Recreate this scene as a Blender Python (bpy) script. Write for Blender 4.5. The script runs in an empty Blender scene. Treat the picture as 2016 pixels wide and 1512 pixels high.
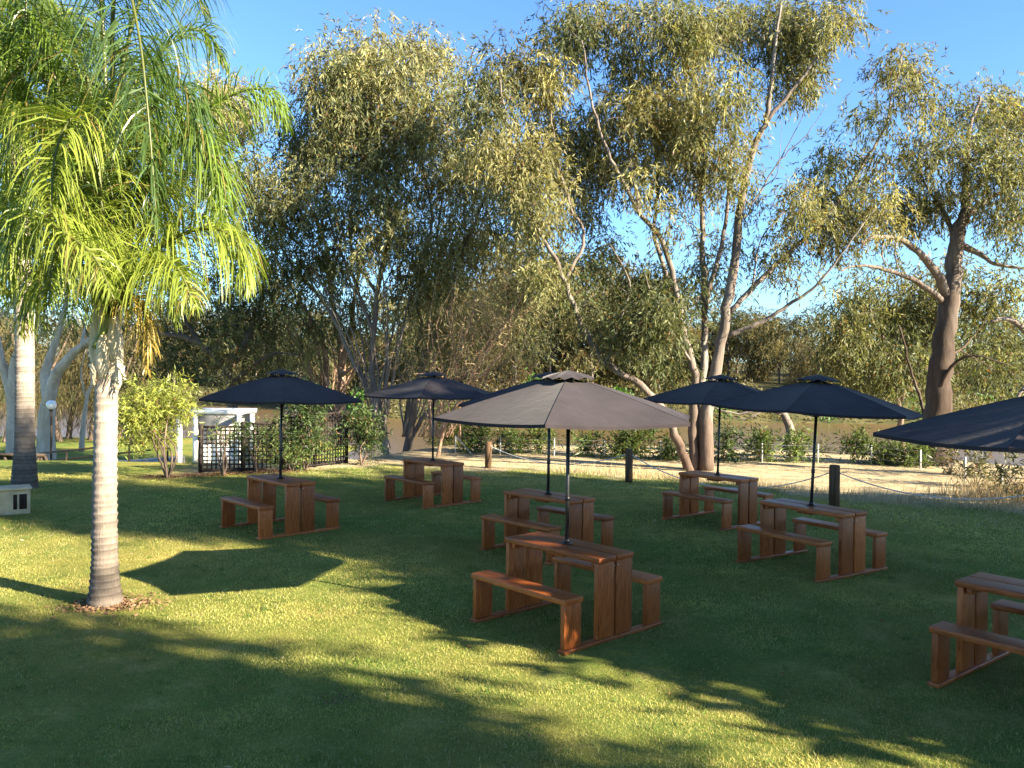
import bpy, bmesh, math, random
import numpy as np
from mathutils import Vector, Matrix

# ------------------------------------------------------------------ camera, sky, sun, exposure
SC = bpy.context.scene
COL = SC.collection
F_PX, CX, CY, EYE = 1630.0, 1008.0, 756.0, 2.36
PITCH, ROLL = math.radians(0.74), math.radians(0.6)
_f = Vector((0, math.cos(PITCH), -math.sin(PITCH)))
_r0 = Vector((1, 0, 0)); _u0 = Vector((0, math.sin(PITCH), math.cos(PITCH)))
_r = _r0 * math.cos(ROLL) + _u0 * math.sin(ROLL)
_u = -_r0 * math.sin(ROLL) + _u0 * math.cos(ROLL)
cam = bpy.data.cameras.new('camera')
cam.sensor_fit = 'HORIZONTAL'; cam.sensor_width = 36.0
cam.lens = 36.0 * F_PX / 2016.0
cam.clip_start = 0.05; cam.clip_end = 3000
camo = bpy.data.objects.new('camera', cam); COL.objects.link(camo)
camo.matrix_world = Matrix(((_r.x, _u.x, -_f.x, 0), (_r.y, _u.y, -_f.y, 0), (_r.z, _u.z, -_f.z, EYE), (0, 0, 0, 1)))
SC.camera = camo

SUN_EL, SUN_AZ = math.radians(24.0), math.radians(119.0)      # azimuth from +Y, clockwise
W = bpy.data.worlds.new('World'); SC.world = W; W.use_nodes = True
nt = W.node_tree
sky = nt.nodes.new('ShaderNodeTexSky'); sky.sky_type = 'NISHITA'; sky.sun_disc = False
sky.sun_elevation = SUN_EL; sky.sun_rotation = SUN_AZ
sky.air_density = 1.0; sky.dust_density = 0.2; sky.ozone_density = 2.5
bg = nt.nodes['Background']; grade = nt.nodes.new('ShaderNodeMix'); grade.data_type = 'RGBA'; grade.blend_type = 'MULTIPLY'; grade.inputs[0].default_value = 1.0
grade.inputs[7].default_value = (.66, .90, 1.17, 1)
nt.links.new(sky.outputs[0], grade.inputs[6]); nt.links.new(grade.outputs[2], bg.inputs[0]); bg.inputs[1].default_value = 0.055
sd = Vector((math.sin(SUN_AZ) * math.cos(SUN_EL), math.cos(SUN_AZ) * math.cos(SUN_EL), math.sin(SUN_EL)))
sl = bpy.data.lights.new('sun', 'SUN'); sl.energy = 5.0; sl.angle = math.radians(0.53); sl.color = (1.0, 0.87, 0.66)
so = bpy.data.objects.new('sun', sl); COL.objects.link(so)
so.rotation_euler = (-sd).to_track_quat('-Z', 'Y').to_euler()
SC.view_settings.view_transform = 'Standard'; SC.view_settings.look = 'None'
SC.view_settings.gamma = 1.0; SC.view_settings.exposure = 2.5
SC.cycles.max_bounces = 6; SC.cycles.diffuse_bounces = 3; SC.cycles.transmission_bounces = 4
SC.cycles.transparent_max_bounces = 4; SC.cycles.sample_clamp_indirect = 4.0

rng = np.random.default_rng(7)
PI = math.pi
SH = np.array([math.sin(SUN_AZ), math.cos(SUN_AZ)])           # horizontal direction to the sun
UP_ = np.array([-SH[1], SH[0]])                               # across it (away from the camera)

# ------------------------------------------------------------------ geometry helpers
def PX(px, py, d):
    """World point seen at photo pixel (px, py) at depth d metres."""
    v = _f + _r * float((px - CX) / F_PX) - _u * float((py - CY) / F_PX)
    return np.array((0, 0, EYE)) + float(d) * np.array(v)

def G(px, py, z=0.0):
    """World point of photo pixel (px, py) on the level z."""
    v = _f + _r * float((px - CX) / F_PX) - _u * float((py - CY) / F_PX)
    t = (z - EYE) / v.z
    return np.array((v.x * t, v.y * t, z))

class MB:
    """Collects vertices and faces; build() links them as one mesh object."""
    def __init__(s): s.v = []; s.f = []; s.c = []; s.n = 0
    def add(s, v, f, c=None):
        v = np.asarray(v, float).reshape(-1, 3); f = np.asarray(f, int)
        s.v.append(v); s.f.append(f + s.n); s.n += len(v)
        if c is None: c = np.ones((len(v), 3))
        c = np.asarray(c, float)
        if c.ndim == 1: c = np.tile(c, (len(v), 1))
        s.c.append(c)
    def tube(s, pts, rad, sides=8, cap=True, c=None):
        pts = np.asarray(pts, float); n = len(pts)
        rad = np.broadcast_to(np.asarray(rad, float), (n,))
        t = np.gradient(pts, axis=0); t /= np.linalg.norm(t, axis=1)[:, None] + 1e-9
        a = np.array((0., 0., 1.)) if abs(t[0][2]) < .9 else np.array((1., 0., 0.))
        nrm = np.cross(t[0], a); nrm /= np.linalg.norm(nrm)
        ang = np.linspace(0, 2 * PI, sides, endpoint=False)
        V = np.zeros((n, sides, 3))
        for i in range(n):
            nrm = nrm - t[i] * np.dot(nrm, t[i]); nrm /= np.linalg.norm(nrm) + 1e-9
            b = np.cross(t[i], nrm)
            V[i] = pts[i] + rad[i] * (np.cos(ang)[:, None] * nrm + np.sin(ang)[:, None] * b)
        i = np.arange(n - 1)[:, None]; j = np.arange(sides)[None, :]; k = (j + 1) % sides
        fq = np.stack([i * sides + j, i * sides + k, (i + 1) * sides + k, (i + 1) * sides + j], -1).reshape(-1, 4)
        s.add(V.reshape(-1, 3), fq, c)
        if cap and sides % 2 == 0:
            for base, o in ((0, 1), ((n - 1) * sides, -1)):
                h = sides // 2
                q = []
                for m in range(h - 1):
                    q.append([m, m + 1, sides - 2 - m, sides - 1 - m][::-o])
                s.f.append(np.array(q) + base + (s.n - n * sides))
    def box(s, c0, size, rot=0.0, c=None, M=None):
        x, y, z = [q / 2 for q in size]
        v = np.array([[sx * x, sy * y, sz * z] for sz in (-1, 1) for sy in (-1, 1) for sx in (-1, 1)])
        if rot:
            cr, sr = math.cos(rot), math.sin(rot)
            v = v @ np.array([[cr, sr, 0], [-sr, cr, 0], [0, 0, 1]])
        if M is not None: v = v @ np.asarray(M).T
        v = v + np.asarray(c0)
        s.add(v, [[0, 2, 3, 1], [4, 5, 7, 6], [0, 1, 5, 4], [2, 6, 7, 3], [0, 4, 6, 2], [1, 3, 7, 5]], c)
    def bar(s, a, b, w, h, c=None):
        """Box from a to b of width w (horizontal) and height h."""
        a = np.asarray(a, float); b = np.asarray(b, float); d = b - a; L = np.linalg.norm(d); d /= L
        up = np.array((0, 0, 1.)) if abs(d[2]) < .95 else np.array((1., 0, 0))
        sx = np.cross(d, up); sx /= np.linalg.norm(sx); uz = np.cross(sx, d)
        s.box((a + b) / 2, (L, w, h), M=np.stack([d, sx, uz], 1), c=c)
    def build(s, name, mat, parent=None, smooth=False, bevel=0.0):
        me = bpy.data.meshes.new(name)
        V = np.concatenate(s.v); C = np.concatenate(s.c)
        tot = np.concatenate([np.full(len(f), f.shape[1]) for f in s.f])
        loops = np.concatenate([f.reshape(-1) for f in s.f])
        me.vertices.add(len(V)); me.vertices.foreach_set('co', V.astype(np.float32).ravel())
        me.loops.add(len(loops)); me.loops.foreach_set('vertex_index', loops.astype(np.int32))
        me.polygons.add(len(tot))
        me.polygons.foreach_set('loop_start', np.concatenate([[0], np.cumsum(tot)[:-1]]).astype(np.int32))
        if smooth: me.polygons.foreach_set('use_smooth', np.ones(len(tot), bool))
        me.update(calc_edges=True)
        at = me.color_attributes.new('col', 'FLOAT_COLOR', 'POINT')
        at.data.foreach_set('color', np.concatenate([C, np.ones((len(C), 1))], 1).astype(np.float32).ravel())
        if bevel:
            bm = bmesh.new(); bm.from_mesh(me)
            bmesh.ops.bevel(bm, geom=bm.edges[:], offset=bevel, segments=2, affect='EDGES', profile=.6)
            bm.to_mesh(me); bm.free()
        me.materials.append(mat)
        o = bpy.data.objects.new(name, me); COL.objects.link(o)
        if parent is not None: o.parent = parent
        return o

def tag(o, label=None, cat=None, group=None, kind=None):
    if label: o['label'] = label
    if cat: o['category'] = cat
    if group: o['group'] = group
    if kind: o['kind'] = kind
    return o

def thing(name, loc, label, cat, group=None, rz=0.0):
    o = bpy.data.objects.new(name, None); COL.objects.link(o)
    o.location = [float(q) for q in loc]; o.rotation_euler = (0, 0, rz); o.empty_display_size = .2
    return tag(o, label, cat, group)

def copy_tree(o, parent=None):
    c = o.copy(); COL.objects.link(c)
    if parent is not None: c.parent = parent
    for ch in [q for q in COL.objects if q.parent == o]: copy_tree(ch, c)
    return c

def spline(pts, n):
    """Catmull-Rom through pts, n samples."""
    P = np.asarray(pts, float)
    if len(P) == 2: return P[0] + (P[1] - P[0]) * np.linspace(0, 1, n)[:, None]
    P = np.vstack([2 * P[0] - P[1], P, 2 * P[-1] - P[-2]])
    t = np.linspace(0, len(P) - 3 - 1e-6, n); i = t.astype(int); u = (t - i)[:, None]
    a, b, c, d = P[i], P[i + 1], P[i + 2], P[i + 3]
    return .5 * (2 * b + (c - a) * u + (2 * a - 5 * b + 4 * c - d) * u ** 2 + (3 * b - a - 3 * c + d) * u ** 3)

def unit(v): return v / (np.linalg.norm(v, axis=-1, keepdims=True) + 1e-9)

def leaf_quads(mb, pos, axis, ln, wd, col):
    """One diamond leaf per position: four vertices, slightly folded."""
    N = len(pos); axis = unit(axis)
    side = unit(np.cross(axis, rng.normal(size=(N, 3))))
    nr = np.cross(axis, side)
    ln = ln[:, None]; wd = wd[:, None]
    V = np.stack([pos, pos + axis * ln * .42 + side * wd * .5 + nr * wd * .12, pos + axis * ln, pos + axis * ln * .42 - side * wd * .5 + nr * wd * .12], 1)
    mb.add(V.reshape(-1, 3), np.arange(4 * N).reshape(N, 4), np.repeat(col, 4, 0))

# ------------------------------------------------------------------ materials
def mat(name):
    m = bpy.data.materials.new(name); m.use_nodes = True
    m.node_tree.nodes.remove(m.node_tree.nodes['Principled BSDF'])
    return m, m.node_tree, m.node_tree.nodes['Material Output']

def N(nt, t, **kw):
    n = nt.nodes.new(t)
    for k, v in kw.items():
        if isinstance(k, str) and hasattr(n, k) and k not in n.inputs: setattr(n, k, v)
        else: n.inputs[k].default_value = v
    return n

def inp(n, d):
    for k, v in d.items(): n.inputs[k].default_value = v
    return n

def ramp(nt, src, stops):
    r = nt.nodes.new('ShaderNodeValToRGB'); e = r.color_ramp.elements
    while len(e) < len(stops): e.new(.5)
    for q, (p, c) in zip(e, stops): q.position = p; q.color = (*c, 1)
    nt.links.new(src, r.inputs[0]); return r.outputs[0]

def mixc(nt, fac, a, b, mode='MIX'):
    m = nt.nodes.new('ShaderNodeMix'); m.data_type = 'RGBA'; m.blend_type = mode
    for s, v in ((m.inputs[0], fac), (m.inputs[6], a), (m.inputs[7], b)):
        if hasattr(v, 'links') or hasattr(v, 'is_linked'): nt.links.new(v, s)
        elif isinstance(v, (int, float)): s.default_value = v
        else: s.default_value = (*v, 1)
    return m.outputs[2]

def coords(nt, which='Object', scale=(1, 1, 1)):
    tc = nt.nodes.new('ShaderNodeTexCoord'); mp = nt.nodes.new('ShaderNodeMapping')
    mp.inputs['Scale'].default_value = scale
    nt.links.new(tc.outputs[which], mp.inputs[0]); return mp.outputs[0]

def noise(nt, vec, scale, detail=4, rough=.6, dist=0.0):
    n = nt.nodes.new('ShaderNodeTexNoise'); nt.links.new(vec, n.inputs['Vector'])
    n.inputs['Scale'].default_value = scale; n.inputs['Detail'].default_value = detail
    n.inputs['Roughness'].default_value = rough; n.inputs['Distortion'].default_value = dist
    return n.outputs['Fac']

def bsdf(nt, out, color, rough=.7, spec=.3, bump=None, bstr=.3, bdist=.01):
    p = nt.nodes.new('ShaderNodeBsdfPrincipled')
    if hasattr(color, 'is_linked'): nt.links.new(color, p.inputs['Base Color'])
    else: p.inputs['Base Color'].default_value = (*color, 1)
    if hasattr(rough, 'is_linked'): nt.links.new(rough, p.inputs['Roughness'])
    else: p.inputs['Roughness'].default_value = rough
    p.inputs['Specular IOR Level'].default_value = spec
    if bump is not None:
        b = nt.nodes.new('ShaderNodeBump'); b.inputs['Strength'].default_value = bstr; b.inputs['Distance'].default_value = bdist
        nt.links.new(bump, b.inputs['Height']); nt.links.new(b.outputs[0], p.inputs['Normal'])
    nt.links.new(p.outputs[0], out.inputs[0]); return p

def plain(name, color, rough=.6, spec=.3, var=.25, scale=6., which='Object', stretch=(1, 1, 1), bump=.15, metallic=0.0):
    m, nt, out = mat(name)
    n = noise(nt, coords(nt, which, stretch), scale, 6)
    lo = tuple(c * (1 - var) for c in color); hi = tuple(min(1, c * (1 + var)) for c in color)
    p = bsdf(nt, out, ramp(nt, n, [(.3, lo), (.7, hi)]), rough, spec, n, bump)
    p.inputs['Metallic'].default_value = metallic
    return m

def leafmat(name, transl=.42, gloss=.22, rough=.5, tint=(1.25, 1.2, .6)):
    m, nt, out = mat(name)
    a = nt.nodes.new('ShaderNodeVertexColor'); a.layer_name = 'col'
    p = nt.nodes.new('ShaderNodeBsdfPrincipled'); nt.links.new(a.outputs[0], p.inputs['Base Color'])
    p.inputs['Roughness'].default_value = rough; p.inputs['Specular IOR Level'].default_value = gloss
    t = nt.nodes.new('ShaderNodeBsdfTranslucent')
    nt.links.new(mixc(nt, 1.0, a.outputs[0], tint, 'MULTIPLY'), t.inputs[0])
    mx = nt.nodes.new('ShaderNodeMixShader'); mx.inputs[0].default_value = transl
    nt.links.new(p.outputs[0], mx.inputs[1]); nt.links.new(t.outputs[0], mx.inputs[2]); nt.links.new(mx.outputs[0], out.inputs[0])
    return m

def barkmat(name, stops, scale=3., stretch=(1, 1, .22), rough=.85, bump=.6, bscale=14.):
    m, nt, out = mat(name)
    v = coords(nt, 'Object', stretch)
    n1 = noise(nt, v, scale, 6, .62, .6); n2 = noise(nt, v, bscale, 5, .7)
    c = ramp(nt, n1, stops)
    c = mixc(nt, .55, c, ramp(nt, n2, [(.25, (.45, .45, .45)), (.75, (1.25, 1.25, 1.25))]), 'MULTIPLY')
    a = nt.nodes.new('ShaderNodeVertexColor'); a.layer_name = 'col'; c = mixc(nt, 1.0, c, a.outputs[0], 'MULTIPLY')
    bsdf(nt, out, c, rough, .2, n2, bump, .03); return m

def woodmat(name, stretch):
    m, nt, out = mat(name)
    tc = nt.nodes.new('ShaderNodeTexCoord'); oi = nt.nodes.new('ShaderNodeObjectInfo')
    mp = nt.nodes.new('ShaderNodeMapping'); mp.inputs['Scale'].default_value = stretch
    nt.links.new(tc.outputs['Object'], mp.inputs[0])
    ad = nt.nodes.new('ShaderNodeVectorMath'); ad.operation = 'ADD'
    sc = nt.nodes.new('ShaderNodeVectorMath'); sc.operation = 'SCALE'; sc.inputs[0].default_value = (31, 17, 23)
    nt.links.new(oi.outputs['Random'], sc.inputs['Scale']); nt.links.new(mp.outputs[0], ad.inputs[0]); nt.links.new(sc.outputs[0], ad.inputs[1])
    n1 = noise(nt, ad.outputs[0], 5, 6, .65, 1.2); n2 = noise(nt, ad.outputs[0], 26, 5, .7, .4)
    c = ramp(nt, n1, [(.28, (.15, .034, .007)), (.5, (.34, .092, .018)), (.72, (.50, .16, .036))])
    c = mixc(nt, .5, c, ramp(nt, n2, [(.3, (.55, .5, .5)), (.7, (1.2, 1.2, 1.2))]), 'MULTIPLY')
    hv = ramp(nt, oi.outputs['Random'], [(0, (.66, .6, .58)), (1, (1.2, 1.2, 1.25))])
    c = mixc(nt, 1.0, c, hv, 'MULTIPLY')
    rg = ramp(nt, n1, [(.3, (.3, .3, .3)), (.7, (.52, .52, .52))])
    bsdf(nt, out, c, rg, .38, n2, .25, .004); return m

M = {}
M['wood_x'] = woodmat('stained_timber_long', (1, 9, 9))
M['wood_z'] = woodmat('stained_timber_upright', (9, 9, 1))
M['wood_y'] = woodmat('stained_timber_runner', (9, 1, 9))
M['black_metal'] = plain('black_powder_coat', (.012, .012, .014), .35, .5, .2, 20, bump=.02)
M['bolt'] = plain('zinc', (.5, .5, .5), .35, .5, .1, metallic=1.0)
M['rope'] = plain('white_rope', (.46, .46, .44), .9, .1, .2, 40)
M['post'] = plain('weathered_pine', (.10, .062, .036), .9, .1, .45, 3, stretch=(8, 8, .7), bump=.5)
M['wire'] = plain('galvanised_wire', (.27, .27, .26), .5, .4, .2, 30, metallic=.3)
M['picket'] = plain('pale_picket', (.5, .5, .47), .7, .2, .25, 8)
M['dark_timber'] = plain('dark_timber', (.05, .037, .028), .8, .2, .4, 8)
M['trellis'] = plain('dark_trellis', (.028, .022, .02), .8, .15, .4, 12)
M['concrete'] = plain('concrete', (.33, .31, .29), .9, .15, .25, 4)
M['limestone'] = plain('limestone', (.46, .36, .22), .95, .1, .25, 5, bump=.5)
M['rusty_rail'] = plain('rail_paint', (.10, .065, .04), .6, .3, .3, 8)
M['white_paint'] = plain('white_paint', (.8, .8, .77), .5, .4, .06, 5)
M['globe'] = plain('opal_globe', (.82, .82, .80), .25, .5, .03, 4)
M['dark_gap'] = plain('dark_recess', (.03, .022, .018), .9, .1, .3, 8)
M['mulch'] = plain('mulch', (.12, .07, .042), .95, .1, .5, 30)
M['leaf'] = leafmat('eucalypt_leaf')
M['leaf_soft'] = leafmat('shrub_leaf', .4, .3, .45)
M['palm_leaf'] = leafmat('palm_leaflet', .4, .5, .35, (1.15, 1.25, .5))
M['grass'] = leafmat('grass_blade', .35, .2, .6, (1.2, 1.1, .6))
M['dry'] = leafmat('dry_stem', .2, .1, .8, (1, 1, .8))
M['gum_bark'] = barkmat('smooth_gum_bark', [(.25, (.075, .058, .046)), (.42, (.145, .115, .095)), (.6, (.22, .19, .165)), (.78, (.36, .325, .285))])
M['pale_bark'] = barkmat('pale_gum_bark', [(.25, (.24, .17, .12)), (.42, (.46, .38, .29)), (.7, (.62, .54, .44))], 2.5, (1, 1, .4))
M['dark_bark'] = barkmat('dark_rough_bark', [(.3, (.07, .05, .038)), (.55, (.16, .115, .088)), (.75, (.28, .21, .16))], 4., (1.4, 1.4, .2), bump=.9)
M['red_bark'] = barkmat('red_gum_bark', [(.25, (.15, .09, .06)), (.5, (.34, .21, .14)), (.75, (.50, .36, .26))], 3.)

def fabric():
    m, nt, out = mat('charcoal_canopy_fabric')
    v = coords(nt, 'Object'); n = noise(nt, v, 3.0, 3); n2 = noise(nt, v, 160, 2)
    c = ramp(nt, n, [(.3, (.029, .0245, .027)), (.7, (.042, .035, .038))])
    p = bsdf(nt, out, c, .9, .06, noise(nt, v, 7.0, 4, .6, .8), .3, .02)
    p.inputs['Sheen Weight'].default_value = .1; p.inputs['Sheen Roughness'].default_value = .4
    return m
M['fabric'] = fabric()

# ------------------------------------------------------------------ ground, water, hills
def smooth(a, b, x):
    t = np.clip((x - a) / (b - a), 0, 1); return t * t * (3 - 2 * t)

CREST = np.array([(-400, 20.5), (-40, 20.5), (-11, 20.8), (-6, 21.0), (-4, 22.5), (-2, 27.5), (4, 27.5), (9, 26.), (13, 23.5), (16, 19), (20, 15), (60, 5), (400, -40)], float)
LAWN = np.array([G(*q)[:2] for q in ((-700, 925), (100, 929), (250, 938), (330, 941), (395, 936), (560, 928), (700, 917), (900, 922), (1100, 929), (1240, 936), (1502, 961), (1633, 979), (1851, 997), (2016, 1010), (2400, 1045), (3400, 1150))])

def terrain(x, y):
    c = np.interp(x, CREST[:, 0], CREST[:, 1])
    left = 1 - smooth(-12, -5, x)
    drop = smooth(0, 8 - 3.5 * smooth(-12, -5, x), y - c)
    z = -drop * (2.5 - 1.0 * left)
    far0 = 74 + 26 * (1 - smooth(-30, -12, x))
    z = z - left * 1.4 * smooth(47, 53, y)
    z = z + smooth(far0, far0 + 10, y) * 3.2 + smooth(far0 + 8, far0 + 90, y) * 4 + smooth(200, 700, y) * 8
    z = z + .015 * np.sin(x * .35 + 1) * np.sin(y * .28) * smooth(3, 9, np.hypot(x, y)) * 1.0
    return z

def gz(x, y): return float(terrain(np.array([float(x)]), np.array([float(y)]))[0])
def onground(px, py):
    """Point where the pixel's ray meets the terrain (lawn side)."""
    p = G(px, py); p[2] = gz(p[0], p[1]); return p

def axis_coords(lo, hi, fine_lo, fine_hi, step, grow=1.16):
    a = list(np.arange(fine_lo, fine_hi + 1e-6, step))
    s = step; q = fine_hi
    while q < hi: s *= grow; q += s; a.append(q)
    s = step; q = fine_lo
    while q > lo: s *= grow; q -= s; a.insert(0, q)
    return np.array(a)

gx = axis_coords(-900, 900, -18, 20, .3); gy = axis_coords(-120, 1500, -2, 36, .3, 1.12)
X, Y = np.meshgrid(gx, gy); Zt = terrain(X, Y)
Zt = Zt + rng.normal(size=Zt.shape) * .004
edge = np.interp(X, LAWN[:, 0], LAWN[:, 1])
wob = .35 * np.sin(X * 1.7) + .25 * np.sin(X * 3.9 + 1) + .2 * np.sin(X * 7.3)
lawn = 1 - smooth(-.35, .35, Y - edge - wob)
leftlawn = (1 - smooth(-8.5, -6.5, X)) * (1 - smooth(50, 54, Y))
lawn = np.maximum(lawn, leftlawn * smooth(16.0, 17.0, Y))
bank = smooth(1.5, 7, Y - np.interp(X, CREST[:, 0], CREST[:, 1])) * smooth(-9, -6, X)
far = smooth(60, 72, Y)
m = MB()
nx, ny = len(gx), len(gy)
i, j = np.meshgrid(np.arange(nx - 1), np.arange(ny - 1)); q = j * nx + i
m.add(np.stack([X, Y, Zt], -1).reshape(-1, 3), np.stack([q, q + 1, q + nx + 1, q + nx], -1).reshape(-1, 4),
      np.stack([lawn, bank, far], -1).reshape(-1, 3))

def groundmat():
    mt, nt, out = mat('ground_turf_and_dry_grass')
    a = nt.nodes.new('ShaderNodeVertexColor'); a.layer_name = 'col'
    sp = nt.nodes.new('ShaderNodeSeparateColor'); nt.links.new(a.outputs[0], sp.inputs[0])
    v = coords(nt, 'Object')
    n0 = noise(nt, v, .35, 4); n1 = noise(nt, v, 2.2, 5); n2 = noise(nt, v, 28, 6, .75); n3 = noise(nt, v, 110, 4, .8)
    g = ramp(nt, n1, [(.3, (.135, .165, .036)), (.55, (.19, .205, .048)), (.75, (.30, .27, .09))])
    g2 = ramp(nt, n0, [(.35, (.62, .85, .7)), (.65, (1.3, 1.08, 1.05))])
    g = mixc(nt, 1.0, g, g2, 'MULTIPLY')
    fine = ramp(nt, n2, [(.25, (.55, .55, .55)), (.75, (1.35, 1.35, 1.35))])
    fine2 = ramp(nt, n3, [(.25, (.55, .55, .55)), (.75, (1.4, 1.4, 1.4))])
    g = mixc(nt, .8, g, fine, 'MULTIPLY'); g = mixc(nt, .8, g, fine2, 'MULTIPLY')
    d = ramp(nt, n1, [(.28, (.24, .185, .105)), (.5, (.40, .32, .19)), (.75, (.54, .45, .29))])
    d = mixc(nt, .6, d, fine, 'MULTIPLY'); d = mixc(nt, .6, d, fine2, 'MULTIPLY')
    b = ramp(nt, n1, [(.3, (.07, .05, .03)), (.5, (.13, .10, .05)), (.7, (.10, .11, .04))])
    c = mixc(nt, sp.outputs[0], d, g)
    c = mixc(nt, sp.outputs[1], c, b)
    fr = ramp(nt, n0, [(.35, (.05, .055, .022)), (.65, (.12, .105, .045))])
    c = mixc(nt, sp.outputs[2], c, fr)
    bsdf(nt, out, c, .95, .08, n2, .9, .04)
    return mt
tag(m.build('ground', groundmat(), smooth=True), kind='structure')

def watermat():
    mt, nt, out = mat('brown_river_water')
    v = coords(nt, 'Object', (1, .35, 1)); n = noise(nt, v, 1.6, 4, .6); 
    p = bsdf(nt, out, (.12, .078, .030), .26, .5, n, .1, .06)
    return mt
m = MB(); m.add([(-700, 24, -1.95), (700, 24, -1.95), (700, 130, -1.95), (-700, 130, -1.95)], [[0, 1, 2, 3]])
tag(m.build('river_water', watermat()), kind='structure')

# ------------------------------------------------------------------ trees
def grow(limbs, clusters, twig=(.010, .0065), sides=5, stock=None):
    """Tubes for limbs, then a curved twig from the best limb node to every leaf cluster. Returns (trunk MB, twig MB)."""
    tr, tw = MB(), MB()
    nodes, nrad, ntan = [], [], []
    for pts, r0, r1 in limbs:
        n = max(8, int(len(pts) * 5)); P = spline(pts, n)
        L = np.linalg.norm(np.diff(P, axis=0), axis=1).sum()
        P[1:-1] += rng.normal(size=(n - 2, 3)) * min(.018, L * .003)
        t = np.linspace(0, 1, n); R = (r0 + (r1 - r0) * t ** .7) * .92
        R = R * (1 + rng.normal(size=n) * .04)
        cc = None
        if stock is not None:       # rough dark bark stays on the lower trunk
            kz = smooth(stock[0], stock[1], P[:, 2] + rng.normal(size=n) * .15)[:, None]
            cc = np.repeat(np.array(stock[2]) * (1 - kz) + kz, 10 if r0 > .06 else 6, 0)
        tr.tube(P, R, 10 if r0 > .06 else 6, c=cc)
        nodes.append(P[n // 5:]); nrad.append(R[n // 5:])
    nodes = np.concatenate(nodes); nrad = np.concatenate(nrad)
    cl = np.asarray(clusters)
    d = np.array([np.min(np.linalg.norm(nodes - c, axis=1)) for c in cl])
    NP, NR = list(nodes), list(nrad)
    arr = np.zeros((len(NP) + 5 * len(cl), 3)); arr[:len(NP)] = nodes; cnt = len(NP)
    rr = np.zeros(len(arr)); rr[:cnt] = nrad
    for k in np.argsort(d):
        c = cl[k]; dv = c - arr[:cnt]
        dist = np.linalg.norm(dv, axis=1)
        cost = dist * (1 + .55 * np.clip(-dv[:, 2] / (dist + .01), 0, 1) + .25 * np.clip(.3 - dv[:, 2] / (dist + .01), 0, 1))
        b = int(np.argmin(cost)); a = arr[b]; L = dist[b]
        if L < .05: continue
        mid = (a + c) / 2 + rng.normal(size=3) * L * .09; mid[2] += L * .06
        r0 = min(rr[b] * .7, twig[0] + twig[1] * L)
        P = spline([a, mid, c], 6); tw.tube(P, np.linspace(r0, .004, 6), sides, cap=False)
        arr[cnt:cnt + 4] = P[2:]; rr[cnt:cnt + 4] = np.linspace(r0, .004, 6)[2:]; cnt += 4
    return tr, tw

def foliage(clusters, per, sig, ln, wd, cols, droop=1.0, spread=.5, ccol=.27, lcol=.22, tone=None):
    mb = MB(); cl = np.asarray(clusters); n = len(cl); NS = 9
    k = np.maximum(2, rng.normal(per / NS, per / NS * .3, n).astype(int)); ic = np.repeat(np.arange(n), k); S = len(ic)
    off = np.clip(rng.normal(size=(S, 3)), -1.9, 1.9) * np.array([sig, sig, sig * 1.05])
    o = cl[ic] + off
    sdir = rng.normal(size=(S, 3)) * spread; sdir[:, 2] -= droop * .8; sdir = unit(sdir + off / (sig + .01) * .3)
    idx = np.repeat(np.arange(S), NS); T = len(idx)
    tj = np.tile(np.linspace(0, 1, NS), S) + rng.normal(size=T) * .06
    sl = (ln * rng.uniform(1.4, 2.6, S))[idx]
    pos = o[idx] + sdir[idx] * (tj * sl)[:, None]; pos[:, 2] -= .25 * sl * tj ** 2 * droop
    ax = sdir[idx] * .7 + rng.normal(size=(T, 3)) * (.3 + .3 * spread); ax[:, 2] -= droop * .35
    L = ln * rng.uniform(.65, 1.35, T); Wd = wd * rng.uniform(.7, 1.3, T)
    cols = np.asarray(cols); w = rng.uniform(0, 1, n) if tone is None else np.clip(np.asarray(tone) + rng.normal(0, .22, n), 0, 1)
    base = cols[0] + (cols[1] - cols[0]) * w[:, None]
    base = base * (1 + rng.normal(0, ccol, (n, 1)))
    c = (base[ic] * (1 + rng.normal(0, .22, (S, 1))))[idx] * (1 + rng.normal(0, lcol * .7, (T, 1)))
    red = rng.uniform(size=T) < .03
    c[red] = np.array((.16, .075, .03))
    leaf_quads(mb, pos, ax, L, Wd, np.clip(c, .008, .6))
    return mb

def pxlimb(D, pts, r0, r1, d0=0.0, d1=0.0):
    n = len(pts)
    return ([PX(p[0], p[1], D + d0 + (d1 - d0) * k / max(1, n - 1)) for k, p in enumerate(pts)], r0, r1)

def pxblobs(D, blobs, dens, dspread=1.5, thick=1.0):
    out, tone = [], []
    for b in blobs:
        px, py, rx, ry = b[:4]; dn = b[4] if len(b) > 4 else 1.0; tn = b[5] if len(b) > 5 else .45
        n = max(2, int(dens * dn * rx * ry / 1000))
        s = D / F_PX; rd = (rx + ry) / 2 * s * thick; off = rng.uniform(-1, 1) * dspread
        u = unit(rng.normal(size=(n, 3))) * rng.uniform(0, 1, (n, 1)) ** (1 / 2.4)
        for q in u:
            out.append(PX(px + q[0] * rx, py + q[1] * ry, D + off + q[2] * rd)); tone.append(tn)
    return np.array(out), np.array(tone)

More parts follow.
